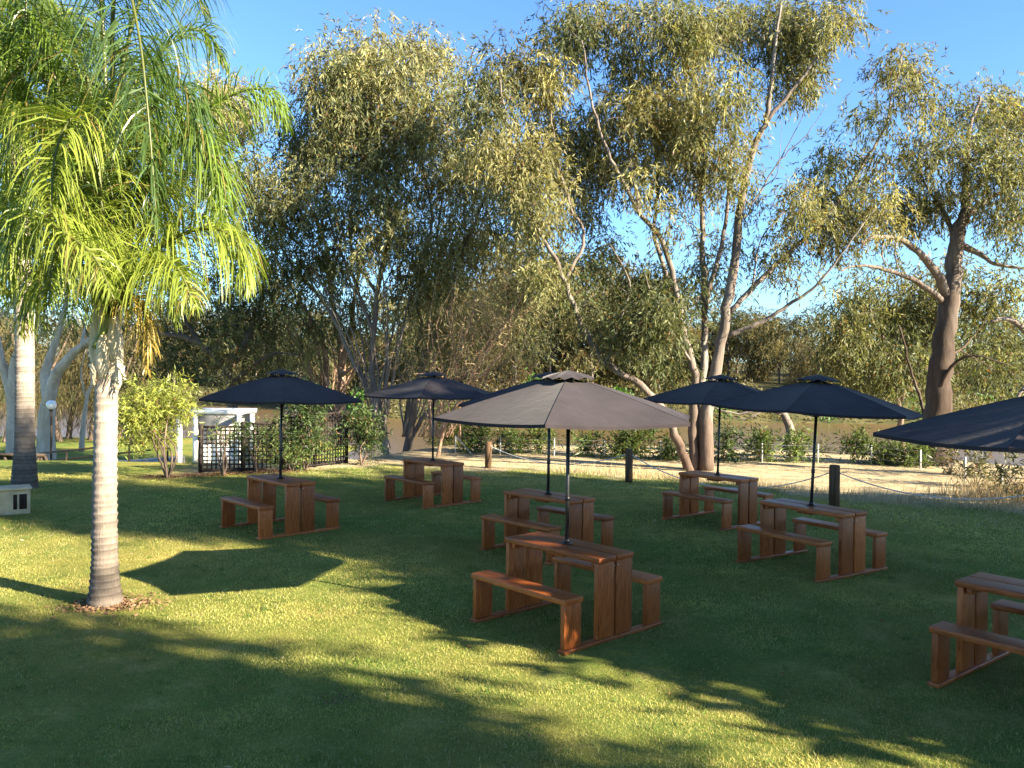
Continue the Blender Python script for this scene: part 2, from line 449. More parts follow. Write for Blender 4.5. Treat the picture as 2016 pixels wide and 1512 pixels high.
def tree(name, label, cat, base, limbs, cl, tone, bark, per=70, sig=.24, ln=.17, wd=.034, cols=((.055, .07, .022), (.15, .14, .045)), group=None, leaf='leaf', stock=None, dense=1.0, **kw):
    root = thing(name, base, label, cat, group)
    tr, tw = grow(limbs, cl, stock=stock)
    inv = np.array(root.location)
    n0 = tr.n; tr.v += tw.v; tr.f += [f_ + n0 for f_ in tw.f]; tr.c += tw.c; tr.n += tw.n
    tr.v = [v - inv for v in tr.v]
    tr.build('trunk', M[bark], root, smooth=True)
    fo = foliage(cl, per, sig, ln, wd, cols, tone=tone, **kw); fo.v = [v - inv for v in fo.v]
    fo.build('crown', M[leaf], root)
    return root

def fan(n, bx, by, x0, x1, y0, y1, r=.035, w=30):
    out = []
    for k in range(n):
        tx = x0 + (x1 - x0) * (k + rng.uniform(.1, .9)) / n; ty = rng.uniform(y0, y1); b = bx + rng.normal() * w
        sx = b + (tx - b) * .35 + rng.normal() * 14; sy = by + (ty - by) * rng.uniform(.38, .5)
        out.append(A([(b, by), (sx, sy), ((sx + tx) / 2 + rng.normal() * 16, (sy + ty) / 2), (tx, ty)], r * rng.uniform(.6, 1.2), .008, rng.uniform(-.8, .8), rng.uniform(-2, 2)))
    return out

OLIVE_LIT = ((.105, .12, .055), (.32, .295, .135))  # leaves lightened to stand for sun missing from the middle clump
OLIVE = ((.08, .098, .044), (.275, .255, .112))
# --- the multi-stemmed gum by the strip of dry grass
D = 20.6
base = onground(1380, 918)
A = lambda pts, r0, r1, d0=0, d1=0: pxlimb(D, pts, r0, r1, d0, d1)
limbs = [
 A([(1390, 930), (1392, 800), (1408, 735), (1429, 624), (1448, 492), (1466, 360), (1482, 296), (1508, 238), (1516, 185), (1524, 106), (1538, 10)], .21, .03, 0, -.6),
 A([(1508, 240), (1567, 169), (1614, 106), (1655, 30)], .07, .02, -.4, -.8),
 A([(1378, 930), (1380, 800), (1384, 735), (1389, 635), (1384, 476), (1379, 370), (1370, 200), (1355, 50)], .16, .03, .2, 1.0),
 A([(1368, 930), (1362, 820), (1367, 740), (1344, 650), (1334, 582), (1302, 476), (1260, 423), (1228, 360), (1196, 296), (1165, 200), (1145, 80)], .14, .025, .1, -1.2),
 A([(1358, 930), (1330, 860), (1308, 810), (1270, 767), (1196, 714), (1154, 656), (1122, 582), (1096, 518), (1048, 423), (1027, 344), (1000, 250), (985, 150)], .14, .02, -.1, -1.8),
 A([(1432, 660), (1498, 635), (1556, 598), (1604, 566), (1651, 508), (1700, 440)], .075, .02, 0, -1.2),
 A([(1436, 614), (1508, 540), (1577, 476), (1640, 413), (1704, 317), (1741, 254), (1760, 180), (1775, 110)], .085, .018, 0, .6),
 A([(1462, 380), (1480, 400), (1535, 317), (1588, 265), (1628, 205)], .035, .006, -.1, -.8),
 A([(1535, 317), (1570, 250), (1600, 190)], .018, .005, -.4, -.9),
 A([(1500, 370), (1530, 340), (1540, 240)], .018, .005, -.4, -.9),
 A([(1388, 610), (1425, 460), (1436, 350), (1450, 230), (1455, 120)], .08, .02, .2, 1.4),
 A([(1338, 620), (1291, 470), (1294, 370), (1290, 230), (1280, 70)], .08, .02, 0, 1.6),
 A([(1110, 555), (1150, 470), (1120, 400), (1095, 300), (1080, 180)], .06, .02, -1, -.2),
 A([(1260, 423), (1240, 300), (1235, 180), (1250, 70)], .06, .018, -.6, .3),
 A([(1196, 714), (1215, 640), (1240, 560), (1200, 480)], .05, .015, -.3, -1.0),
 A([(1366, 720), (1320, 650), (1290, 600), (1270, 540)], .05, .015, -.2, -1.2),
 A([(1482, 560), (1500, 470), (1560, 400), (1600, 340)], .03, .01, -.2, .8),
]
blobs = [(1140, 60, 62, 58, 1, .1), (1000, 130, 58, 48, 1, .5), (960, 195, 42, 55, 1, .3), (1075, 140, 60, 55, 1, .95), (1190, 35, 70, 48, .8), (1285, 35, 85, 50, .9), (1250, 140, 65, 62, .8, .5),
 (1380, 70, 75, 70, .9), (1480, 50, 85, 62, 1, .4), (1575, 70, 70, 70, 1, .4), (1635, 35, 55, 45, 1, .5), (1325, 180, 95, 72, .9, .8), (1300, 262, 95, 72, 1.1, .85), (1400, 262, 72, 55, .8, .6),
 (1100, 250, 88, 70, .9, .7), (1000, 285, 75, 75, .9, .75), (1060, 355, 75, 62, .8, .6), (1180, 300, 65, 65, .7, .5), (945, 262, 34, 36, 1, .9), (1150, 420, 65, 60, .35, .4), (1260, 330, 60, 60, .8, .6), (1130, 330, 60, 60, .8, .6), (1430, 330, 50, 60, .6, .5), (1200, 480, 60, 50, .35, .3), (1080, 540, 50, 50, .4, .4), (1050, 470, 62, 62, .45, .7), (1375, 335, 72, 50, .6, .6),
 (1545, 150, 55, 55, .9, .4), (1785, 125, 52, 42, .9, .5), (1805, 190, 38, 45, .8, .5), (1725, 228, 52, 42, .6, .4), (1622, 335, 52, 52, .8, .3), (1662, 400, 72, 52, 1, .4), (1582, 385, 52, 50, .7, .4),
 (1702, 335, 52, 52, .6, .4), (1605, 450, 72, 50, .7, .4), (1520, 485, 52, 42, .4), (1655, 485, 62, 34, .5, .5), (1745, 410, 52, 42, .7, .8),
 (1230, 560, 70, 54, 1.0, .02), (1180, 520, 46, 42, .7, .05), (1285, 625, 60, 50, .9, .02), (1235, 655, 60, 46, .8, .05), (1330, 560, 46, 56, .8, .1), (1395, 500, 42, 72, .5, .1), (1440, 560, 40, 42, .3, .2),
 (1570, 545, 60, 36, .35), (1310, 700, 48, 42, .9, .05), (1140, 600, 36, 36, .8, .1), (1430, 180, 62, 62, .6, .5), (1460, 400, 30, 50, .3), (1210, 225, 62, 52, .7, .7), (1330, 440, 52, 52, .22), (1090, 420, 45, 45, .5, .6), (1240, 380, 50, 50, .25, .5)]
cl, tone = pxblobs(D, blobs, 5.2, 1.6, 1.15)
tree('gum_tree', 'tall multi-stemmed gum tree with smooth grey limbs behind the parasols', 'tree', base, limbs, cl, tone, 'gum_bark', per=225, sig=.25, ln=.15, wd=.030, cols=OLIVE, stock=(.6, 2.0, (.6, .5, .45)))

# --- gums of the middle clump
D = 24.5
base = onground(765, 905)
limbs = [
 A([(765, 918), (749, 820), (734, 750), (734, 680), (745, 560), (770, 430), (745, 300), (730, 200), (735, 100)], .17, .02, 0, -.5),
 A([(752, 830), (700, 720), (640, 600), (560, 500), (520, 400), (490, 250)], .10, .02, 0, 1.5),
 A([(735, 660), (700, 560), (650, 440), (640, 330), (655, 180)], .08, .02, 0, .8),
 A([(742, 580), (690, 480), (700, 330), (690, 200)], .06, .015, 0, -1),
] + fan(12, 752, 860, 520, 900, 330, 560, .045, 8)
blobs = [(725, 115, 95, 58, 1, .5), (645, 165, 66, 62, 1, .3), (680, 250, 105, 72, 1, .1), (605, 270, 50, 50, .9, .1), (720, 370, 95, 60, .7, .2), (600, 400, 72, 62, .8, .2), (520, 420, 66, 62, .8, .2), (480, 345, 56, 56, .9, .3),
 (470, 225, 66, 50, 1, .95), (425, 195, 56, 42, 1, .95), (660, 500, 62, 52, .8, .3), (730, 480, 50, 50, .7, .3), (610, 330, 60, 50, .8, .4), (760, 280, 60, 60, .8, .4), (560, 520, 80, 52, .8, .1), (720, 190, 92, 60, 1, .2), (640, 90, 40, 40, .5, .4)]  # sunlit yellow clumps: their sunshine is put into the leaf tone
cl, tone = pxblobs(D, blobs, 5.0, 2.0)
tree('gum_tree', 'tall gum with dark drooping crown and pale forked trunk behind the dark shrubs', 'tree', base, limbs, cl, tone, 'gum_bark', per=250, sig=.32, ln=.165, wd=.035, cols=OLIVE_LIT)
D = 25.5
base = onground(797, 905)
limbs = [
 A([(795, 918), (816, 807), (840, 700), (885, 600), (892, 540), (935, 440), (965, 330), (930, 230)], .16, .02, 0, -1),
 A([(800, 880), (850, 800), (930, 720), (990, 640), (1000, 560)], .09, .02, 0, -1.2),
 A([(835, 715), (825, 560), (850, 430), (830, 300), (840, 150)], .09, .02, 0, .8),
 A([(888, 560), (860, 470), (880, 330), (880, 210)], .06, .02, 0, .4),
] + fan(9, 800, 860, 770, 1010, 430, 640, .04, 8)
blobs = [(830, 130, 72, 62, 1, .5), (882, 200, 44, 56, 1, .2), (805, 262, 92, 72, .9, .2), (905, 305, 56, 56, .9, .3), (842, 380, 72, 62, .7, .2), (935, 400, 52, 72, .8, .5), (780, 480, 52, 52, .8, .3), (860, 480, 52, 52, .8, .3), (940, 340, 50, 60, .8, .5), (830, 560, 60, 60, .8, .4), (1010, 430, 50, 60, .7, .5), (1030, 560, 50, 60, .7, .5), (985, 650, 60, 50, .7, .5), (930, 500, 60, 60, .7, .5), (860, 660, 60, 50, .7, .4),
 (960, 480, 46, 60, .6, .6), (900, 560, 60, 42, .5, .4), (800, 200, 60, 52, .8, .3)]
cl, tone = pxblobs(D, blobs, 5.0, 2.0)
tree('gum_tree', 'leaning gum with reddish stems behind the second farthest parasol', 'tree', base, limbs, cl, tone, 'gum_bark', per=250, sig=.32, ln=.165, wd=.035, cols=OLIVE_LIT)
D = 29
limbs = [
 A([(672, 880), (670, 780), (672, 700), (655, 600), (640, 480), (600, 380)], .26, .03, 0, 1),
 A([(672, 720), (690, 650), (700, 560), (720, 450)], .14, .03, 0, -1),
 A([(640, 800), (640, 700), (620, 640), (570, 560), (520, 470)], .16, .03, .5, .5),
 A([(672, 740), (740, 690), (800, 640)], .08, .02, 0, -1)] + fan(14, 655, 830, 430, 860, 480, 660, .05, 16)
blobs = [(600, 640, 70, 52, .9, .3), (520, 610, 80, 58, 1, .2), (640, 560, 70, 52, .8, .2), (560, 690, 66, 42, .9, .2), (740, 600, 70, 60, .9, .4), (830, 640, 70, 60, .8, .5), (760, 420, 90, 70, .7, .3), (660, 340, 80, 70, .7, .4), (880, 440, 70, 70, .8, .4), (560, 330, 60, 60, .7, .4), (480, 640, 70, 60, .8, .3), (690, 620, 60, 60, .7, .4), (560, 600, 60, 50, .7, .3), (790, 660, 60, 40, .5, .5), (640, 690, 60, 40, .7, .4), (600, 480, 80, 60, .7, .1), (700, 420, 90, 60, .6, .1), (820, 560, 60, 50, .5, .4)]
cl, tone = pxblobs(D, blobs, 3.0, 2.0)
b_ = PX(672, 850, 29); b_[2] = gz(b_[0], b_[1])
tree('gum_tree', 'stout red-barked gum trunk rising behind the leftmost parasol', 'tree', b_, limbs, cl, tone, 'red_bark', per=140, sig=.38, ln=.2, wd=.042, cols=OLIVE_LIT)
# dark spreading tree with level boughs, left of the middle clump
D = 27
limbs = [
 A([(470, 900), (455, 780), (440, 720), (380, 670), (310, 655), (260, 640)], .22, .05, 0, -1),
 A([(445, 730), (490, 660), (520, 560), (500, 440)], .16, .03, 0, 1),
 A([(400, 690), (350, 600), (330, 500), (360, 420)], .10, .02, 0, 0),
 A([(450, 760), (530, 700), (590, 700)], .09, .02, 0, -1)]
blobs = [(430, 620, 85, 52, 1.1, .05), (350, 640, 72, 46, 1.1, .05), (360, 710, 72, 36, 1, .1), (440, 700, 66, 40, 1, .1), (500, 560, 70, 52, .9, .1), (410, 520, 70, 60, .9, .2), (330, 560, 60, 52, .8, .2), (470, 460, 60, 60, .8, .3), (390, 400, 62, 62, .8, .5), (300, 710, 50, 40, .8, .2), (300, 450, 70, 70, .6, .5), (330, 330, 70, 70, .6, .7), (400, 300, 60, 60, .7, .8)]
cl, tone = pxblobs(D, blobs, 3.4, 2.0)
b_ = PX(470, 880, 27); b_[2] = gz(b_[0], b_[1])
tree('spreading_tree', 'dark dense tree with level boughs behind the bright green shrub', 'tree', b_, limbs, cl, tone, 'dark_bark', per=165, sig=.35, ln=.18, wd=.04, cols=((.055, .066, .028), (.22, .195, .08)), droop=.6)
# dry wispy thicket tree
D = 23.2
limbs = [A([(860, 905), (880, 830), (930, 760), (990, 690), (1010, 600)], .07, .02, 0, -.6), A([(880, 830), (900, 720), (930, 620), (940, 540)], .05, .015, 0, .5),
         A([(900, 800), (980, 770), (1050, 730)], .045, .012, 0, -.8), A([(865, 860), (820, 780), (790, 740)], .04, .012, 0, .4)] + fan(26, 860, 860, 820, 1090, 520, 730, .026, 20)
blobs = [(960, 600, 66, 60, 1, .5), (1010, 540, 46, 50, .8, .5), (920, 660, 70, 52, 1, .4), (1000, 670, 60, 52, .9, .5), (880, 740, 66, 36, .8, .4), (1020, 740, 52, 36, .7, .4), (960, 750, 60, 36, .8, .4), (800, 740, 50, 30, .5, .4)]
cl, tone = pxblobs(D, blobs, 5.5, 1.0)
tree('dry_tree', 'wispy tan half-bare tree of tangled twigs left of the large gum', 'tree', onground(860, 903), limbs, cl, tone, 'red_bark', per=44, sig=.26, ln=.3, wd=.014, cols=((.22, .165, .09), (.42, .32, .18)), leaf='dry', droop=.3, spread=.8)

# --- big gum at right
D = 22.4
limbs = [
 A([(1838, 930), (1842, 880), (1846, 800), (1852, 720), (1866, 620), (1876, 540), (1884, 470), (1900, 420)], .52, .16, 0, -.2),
 A([(1900, 424), (1902, 350), (1908, 260), (1930, 190)], .16, .03, -.2, .4),
 A([(1868, 590), (1838, 530), (1790, 480), (1730, 466), (1690, 480)], .17, .035, -.1, -1.5),
 A([(1862, 600), (1810, 556), (1740, 530), (1690, 524), (1652, 532)], .11, .02, -.1, -1.8),
 A([(1886, 480), (1930, 500), (1960, 520), (2030, 530)], .12, .03, -.2, -.8),
 A([(1884, 490), (1860, 420), (1820, 360), (1800, 300)], .09, .02, -.2, 1),
 A([(1898, 430), (1950, 390), (2010, 350), (2050, 260)], .11, .02, -.2, .5),
 A([(1850, 760), (1880, 715), (1920, 700), (1990, 720)], .07, .015, -.3, -1.2),
 A([(1740, 468), (1736, 500), (1745, 525)], .03, .015, -.9, -1), A([(1765, 472), (1762, 500), (1768, 530)], .03, .015, -.9, -1),
 A([(1832, 925), (1815, 800), (1790, 720), (1770, 640)], .07, .02, .3, .8)]
blobs = [(1930, 200, 75, 38, 1, .4), (1868, 242, 46, 38, .9, .3), (1990, 232, 56, 52, 1, .4), (1805, 300, 52, 44, .8, .4), (1900, 312, 82, 52, 1, .4), (1990, 342, 56, 52, 1, .4), (1785, 380, 62, 46, .9, .4), (1850, 400, 66, 42, .8, .4), (1990, 432, 46, 50, .8, .4),
 (2060, 300, 56, 80, 1, .4), (1940, 420, 42, 42, .5, .4), (1765, 440, 50, 32, .7, .6)]
cl, tone = pxblobs(D, blobs, 4.6, 1.6)
tree('gum_tree', 'massive old gum with thick dark trunk and bare pinkish upper limbs on the river bank', 'tree', onground(1845, 920), limbs, cl, tone, 'gum_bark', per=270, sig=.3, ln=.145, wd=.031, cols=OLIVE, stock=(2.6, 6.5, (.38, .32, .28)))
D = 27
limbs = [A([(1780, 900), (1770, 800), (1750, 700), (1720, 620)], .14, .02, 0, -1), A([(1772, 790), (1820, 690), (1850, 600), (1860, 560)], .09, .02, 0, -1), A([(1764, 760), (1700, 700), (1650, 680)], .07, .02, 0, 0), A([(1800, 740), (1900, 680), (1960, 600)], .08, .02, 0, 0)]
blobs = [(1700, 585, 52, 46, 1, .4), (1775, 555, 62, 46, 1, .5), (1850, 560, 60, 50, 1, .5), (1760, 640, 86, 56, 1.2, .2), (1680, 640, 56, 46, 1, .3), (1860, 640, 80, 56, 1.1, .3), (1960, 582, 62, 52, 1, .4), (1985, 655, 56, 56, 1, .3), (1722, 720, 76, 46, 1.1, .2), (1800, 722, 66, 46, 1, .15), (1920, 720, 60, 50, .8, .15), (1980, 745, 60, 50, .8, .1), (1650, 700, 46, 50, .8, .3)]
cl, tone = pxblobs(D, blobs, 3.4, 2.0)
b_ = PX(1780, 900, 27); b_[2] = gz(b_[0], b_[1])
tree('gum_tree', 'bushy low gum with dense olive crown behind the massive trunk', 'tree', b_, limbs, cl, tone, 'dark_bark', per=280, sig=.36, ln=.17, wd=.04, cols=OLIVE)
# tree whose bough enters at the right edge
D = 19.0
limbs = [A([(2110, 960), (2105, 800), (2090, 700), (2030, 660), (1985, 628), (1950, 632)], .24, .03, 0, -.3), A([(2100, 760), (2040, 740), (1990, 800), (1960, 830)], .08, .02, 0, -.3), A([(2095, 720), (2100, 560), (2080, 400)], .16, .03, 0, .5)]
blobs = [(2080, 520, 60, 70, .8, .4), (2060, 640, 46, 50, .7, .3), (2000, 780, 46, 40, .7, .2), (2050, 820, 52, 40, .7, .2), (1990, 850, 40, 36, .6, .3), (2100, 420, 60, 60, .8, .4)]
cl, tone = pxblobs(D, blobs, 3.4, 1.0)
tree('gum_tree', 'gum at the right edge sending one bare bough into view', 'tree', onground(2110, 968), limbs, cl, tone, 'gum_bark', per=60, sig=.22, ln=.16, wd=.034, cols=OLIVE)

# --- pale gums and casuarinas at left, low ground
D = 31
limbs = [A([(90, 930), (92, 830), (95, 790), (110, 740), (140, 700), (190, 660)], .42, .14, 0, -.5), A([(95, 795), (90, 730), (120, 640), (135, 560)], .26, .08, 0, .5), A([(125, 715), (160, 680), (170, 600)], .12, .04, -.2, .5)]
blobs = [(120, 520, 70, 60, .8, .5), (180, 600, 60, 50, .6, .4), (60, 560, 60, 60, .8, .4), (230, 560, 60, 60, .8, .5), (160, 440, 80, 70, .8, .6), (70, 440, 70, 70, .8, .6), (250, 440, 60, 60, .8, .6), (130, 340, 80, 70, .7, .8), (230, 330, 70, 70, .8, .8), (250, 640, 50, 40, .5, .5)]
cl, tone = pxblobs(D, blobs, 3.0, 2.0)
b_ = PX(90, 900, D); b_[2] = gz(b_[0], b_[1])
tree('gum_tree', 'white-barked forked gum behind the globe lamp', 'tree', b_, limbs, cl, tone, 'pale_bark', per=85, sig=.36, ln=.24, wd=.055, cols=OLIVE)
D = 33
limbs = [A([(22, 930), (25, 860), (22, 790), (5, 720), (-10, 640)], .34, .12, 0, 0), A([(22, 780), (30, 700), (70, 640), (80, 560)], .2, .06, 0, 0)]
blobs = [(0, 560, 60, 60, .8, .5), (60, 640, 50, 40, .6, .4), (-20, 460, 70, 70, .8, .5), (20, 680, 40, 34, .6, .2)]
cl, tone = pxblobs(D, blobs, 3.0, 2.0)
b_ = PX(22, 900, D); b_[2] = gz(b_[0], b_[1])
tree('gum_tree', 'mottled gum trunk at the far left edge behind the tall palm', 'tree', b_, limbs, cl, tone, 'pale_bark', per=85, sig=.36, ln=.24, wd=.055, cols=OLIVE)
D = 34
limbs = [A([(160, 890), (165, 820), (172, 780), (182, 740), (172, 690)], .13, .04, 0, 0), A([(170, 790), (160, 730), (175, 670)], .05, .02)]
cl, tone = pxblobs(D, [(175, 650, 36, 32, .7, .4), (200, 690, 30, 24, .5, .3)], 3.0, 1.0)
b_ = PX(160, 885, D); b_[2] = gz(b_[0], b_[1])
tree('young_tree', 'slim pale crooked trunk between the lamp and the near palm', 'tree', b_, limbs, cl, tone, 'pale_bark', per=50, sig=.3, ln=.2, wd=.04, cols=OLIVE)
for k, (px, lean, Dk, lab) in enumerate([(118, -18, 44, 'dark-trunked casuarina leaning left behind the globe lamp'), (135, 10, 46, 'dark upright casuarina trunk just right of the globe lamp'), (178, 16, 45, 'dark casuarina leaning right above the far grass'),
                                       (262, -12, 42, 'drooping casuarina with tan trunk left of the bright shrub'), (10, 20, 43, 'dark casuarina trunk near the left edge by the water'), (235, 6, 47, 'slender far casuarina seen past the near palm trunk')]):
    D = Dk
    g0 = PX(px, 860, D); z0 = gz(g0[0], g0[1]); top = g0 + np.array((lean / 10, 0, 0)); top[2] = z0 + 3.5
    limbs = [([np.array((g0[0], g0[1], z0 - .1)), np.array((g0[0] + lean / 40, g0[1], z0 + 1.6)), top], .2, .07), ([top - np.array((0, 0, .6)), top + np.array((lean / 14, .5, 3.0))], .1, .03)]
    blobs = [(px + lean * 1.5, 770, 46, 42, 1, .4), (px + lean, 720, 44, 44, 1, .5), (px + lean * 3, 740, 40, 40, .9, .4), (px + lean * .5, 670, 46, 46, .8, .5)]
    cl, tone = pxblobs(D, blobs, 4.5, 1.5)
    tree('casuarina_tree', lab, 'tree', (g0[0], g0[1], z0), limbs, cl, tone, 'dark_bark', per=70, sig=.45, ln=.5, wd=.03, cols=((.04, .045, .018), (.15, .12, .05)), droop=1.2, spread=.35, group='casuarinas on the low ground')

# --- trees of the far bank: a few kinds, repeated
def far_tree(k, h, w, bare=.3):
    cl = []; pos = []
    for q in range(12):
        c = np.array((rng.normal() * w * .28, rng.normal() * w * .28, h * rng.uniform(.14, .9))); r = w * rng.uniform(.18, .32)
        u = unit(rng.normal(size=(16, 3))) * rng.uniform(.3, 1, (16, 1)) * r * np.array((1, 1, .8)); cl += list(c + u)
    limbs = [([np.array((0, 0, -.5)), np.array((.1, 0, h * .3)), np.array((rng.normal() * .5, 0, h * .75))], .18, .04),
             ([np.array((.05, 0, h * .25)), np.array((w * .25, 0, h * .6))], .1, .03), ([np.array((.05, 0, h * .2)), np.array((-w * .25, .3, h * .55))], .1, .03)]
    return limbs, np.array(cl)
FCOL = [((.060, .066, .030), (.15, .13, .055)), ((.085, .08, .032), (.19, .155, .065)), ((.05, .062, .028), (.12, .115, .05))]
LABF = ['dark olive bushy tree in the wood along the far bank', 'tan-green feathery tree in the wood along the far bank', 'grey-green round-topped tree in the wood along the far bank']
protos = []
for k in range(3):
    limbs, cl = far_tree(k, 9.5, 7.5)
    protos.append(tree('bank_tree', LABF[k], 'tree', (0, 0, 0), limbs, cl, None, 'gum_bark', per=46, sig=.55, ln=.5 if k == 1 else .38, wd=.07 if k == 1 else .11, cols=FCOL[k], group='trees along the far bank', droop=1.0 if k == 1 else .6))
spots = []
for q in range(84):
    ang = -34 + q * 68 / 83 + rng.normal() * .5
    gap = 11.5 < ang < 18
    dd = rng.uniform(104, 124) if gap else (rng.uniform(84, 90), rng.uniform(100, 118), rng.uniform(92, 99))[q % 3]
    if ang < -14: dd += 24
    spots.append((dd * math.tan(math.radians(ang)), dd, rng.uniform(.72, 1.12) * (1.15 if dd > 100 else .85)))
used = [False] * 3
for q, (x, y, s) in enumerate(spots):
    k = int(rng.integers(0, 3))
    o = protos[k] if not used[k] else copy_tree(protos[k]); used[k] = True
    if -6 < math.degrees(math.atan2(x, y)) < 10: s *= 1.5
    if 10 < math.degrees(math.atan2(x, y)) < 20: s *= .82
    o.location = (x, y, gz(x, y)); o.rotation_euler = (0, 0, rng.uniform(0, 6.28)); o.scale = (s * rng.uniform(.9, 1.2), s, s * rng.uniform(.85, 1.1))
# brush at the water's edge across the river
m = MB(); n = 14000
bx_ = rng.uniform(-20, 75, n); by_ = 76.5 + rng.uniform(0, 8, n) + 26 * (1 - smooth(-30, -12, bx_))
bz_ = terrain(bx_, by_) + rng.uniform(0, 1, n) ** 1.6 * (1.1 + .8 * np.sin(bx_ * .9) + .8 * np.sin(bx_ * .31 + 2))
cc = np.array((.12, .105, .045)) + rng.normal(0, .03, (n, 1)) + (np.sin(bx_ * .7) > .75)[:, None] * np.array((-.04, .06, -.01))
leaf_quads(m, np.stack([bx_, by_, bz_], 1), rng.normal(size=(n, 3)), rng.uniform(.25, .6, n), rng.uniform(.1, .25, n), np.clip(cc, .02, .4))
tag(m.build('bank_brush', M['leaf']), 'low green and straw brush along the far water edge', 'brush', kind='stuff')

# --- trees beyond the right edge, between the lawn and the sun
def shade_tree(u, t, z0, z1, ru, label, n=15000, ratio=.8):
    xy = UP_ * u + SH * t; c = np.array((xy[0], xy[1], (z0 + z1) / 2)); h = (z1 - z0) / 2
    g = np.array((xy[0], xy[1], gz(*xy)))
    ncl = 150
    q = unit(rng.normal(size=(ncl, 3))) * rng.uniform(0, 1, (ncl, 1)) ** .4
    cl = c + q[:, :1] * np.array((UP_[0], UP_[1], 0)) * ru + q[:, 1:2] * np.array((SH[0], SH[1], 0)) * ru * ratio + q[:, 2:] * np.array((0, 0, h))
    limbs = [([g - (0, 0, .2), g + (0.1, 0, z0), c + (0, 0, h * .6)], .28, .05), ([g + (0, 0, z0 * .8), c + (ru * .5, 0, 0)], .13, .04), ([g + (0, 0, z0 * .7), c + (-ru * .5, .2, 0)], .13, .04)]
    return tree('shade_tree', label, 'tree', g, limbs, cl, None, 'gum_bark', per=n // ncl, sig=.3, ln=.34, wd=.13, cols=OLIVE, group='trees beyond the right edge of the lawn', droop=.6)
SHADE = [(10.0, 15, 4.2, 13.2, 1.8), (12.9, 16, 3.8, 14.4, 2.2), (15.8, 15, 3.8, 12.4, 2.0), (11.6, 22, 4, 16.0, 2.6), (9.1, 18, 12.4, 16.2, 1.3), (8.6, 15, 5.2, 9.4, 1.6), (2.35, 12, 3.4, 10.8, 2.4), (-1.9, 11, 3.0, 9.8, 2.4), (.6, 16, 4, 13, 3.0)]  # unseen; the narrowest crowns are added only to darken single parasols
for k, s in enumerate(SHADE):
    shade_tree(*s, n=26000 if s[0] < 4 else 15000, label='broad shade tree beyond the right edge of the lawn, outside the view')
shade_tree(7.5, 6.6, 1.0, 4.6, 1.35, 'unseen low bushy tree added to shade the lawn, outside the right edge of the view', 9000)  # unseen blocker, added and sized to shade the ground by the nearest table

# ------------------------------------------------------------------ palms
def frond(mb, path, L_leaf=.62, n_=64, r=.028, col=(.13, .19, .03), hang=.9, tilt=.7, wd=.0145):
    P = spline(path, 40); mb.tube(P, np.linspace(r, .006, 40), 6, c=(.13, .145, .04))
    tan = unit(np.gradient(P, axis=0))
    for side in (-1, 1):
        n = int(n_ * 2.1); L_leaf = L_leaf * 1.2; s = np.linspace(.14, .99, n) + rng.normal(size=n) * .006
        fi = np.clip(s, 0, .999) * 39; i0 = fi.astype(int); fr = (fi - i0)[:, None]
        p = P[i0] * (1 - fr) + P[np.minimum(i0 + 1, 39)] * fr; tg = tan[i0]
        h = unit(np.cross(tg, np.array((0, 0, 1.)) + tg[:, :] * 0)) * side
        upv = np.cross(h * side, tg)
        pl = rng.choice([-.9, -.2, .5, 1.0], n)[:, None] + rng.normal(size=(n, 1)) * .2
        d0 = unit(h * 1.0 + tg * rng.uniform(.5, .9, (n, 1)) + upv * pl * tilt)
        L = L_leaf * (np.sin(np.clip(s * 1.05, 0, 1) * PI * .86 + .35) ** .7) * rng.uniform(.8, 1.12, n); L = np.maximum(L, .12)
        seg = 4; V = np.zeros((n, seg + 1, 2, 3)); q = p.copy(); d = d0.copy()
        wv = unit(np.cross(d0, np.array((0, 0, 1.)) + rng.normal(size=(n, 3)) * .5))
        ws = wd * np.array((.7, 1.0, .9, .6, .08))
        for k in range(seg + 1):
            V[:, k, 0] = q + wv * ws[k] / 2; V[:, k, 1] = q - wv * ws[k] / 2
            q = q + d * (L / seg)[:, None]
            d = d.copy(); d[:, 2] -= hang * rng.uniform(.5, 1.0, n) * .55; d = unit(d)
        base = np.arange(n)[:, None] * (2 * (seg + 1)) + np.arange(seg)[None, :] * 2
        fq = np.stack([base, base + 1, base + 3, base + 2], -1).reshape(-1, 4)
        c = np.array(col) * (1 + rng.normal(0, .16, (n, 1))); c[rng.uniform(size=n) < .05] = (.22, .17, .05)
        mb.add(V.reshape(-1, 3), fq, np.repeat(np.clip(c, .01, .5), 2 * (seg + 1), 0))

def arc(base, az, e0, e1, L):
    """Frond spine from base: heading az (from +Y clockwise), elevation bending from e0 to e1 (degrees)."""
    P = [np.array(base)]; n = 10
    for k in range(n):
        e = math.radians(e0 + (e1 - e0) * (k / (n - 1)) ** 1.25)
        P.append(P[-1] + L / n * np.array((math.sin(az) * math.cos(e), math.cos(az) * math.cos(e), math.sin(e))))
    return P

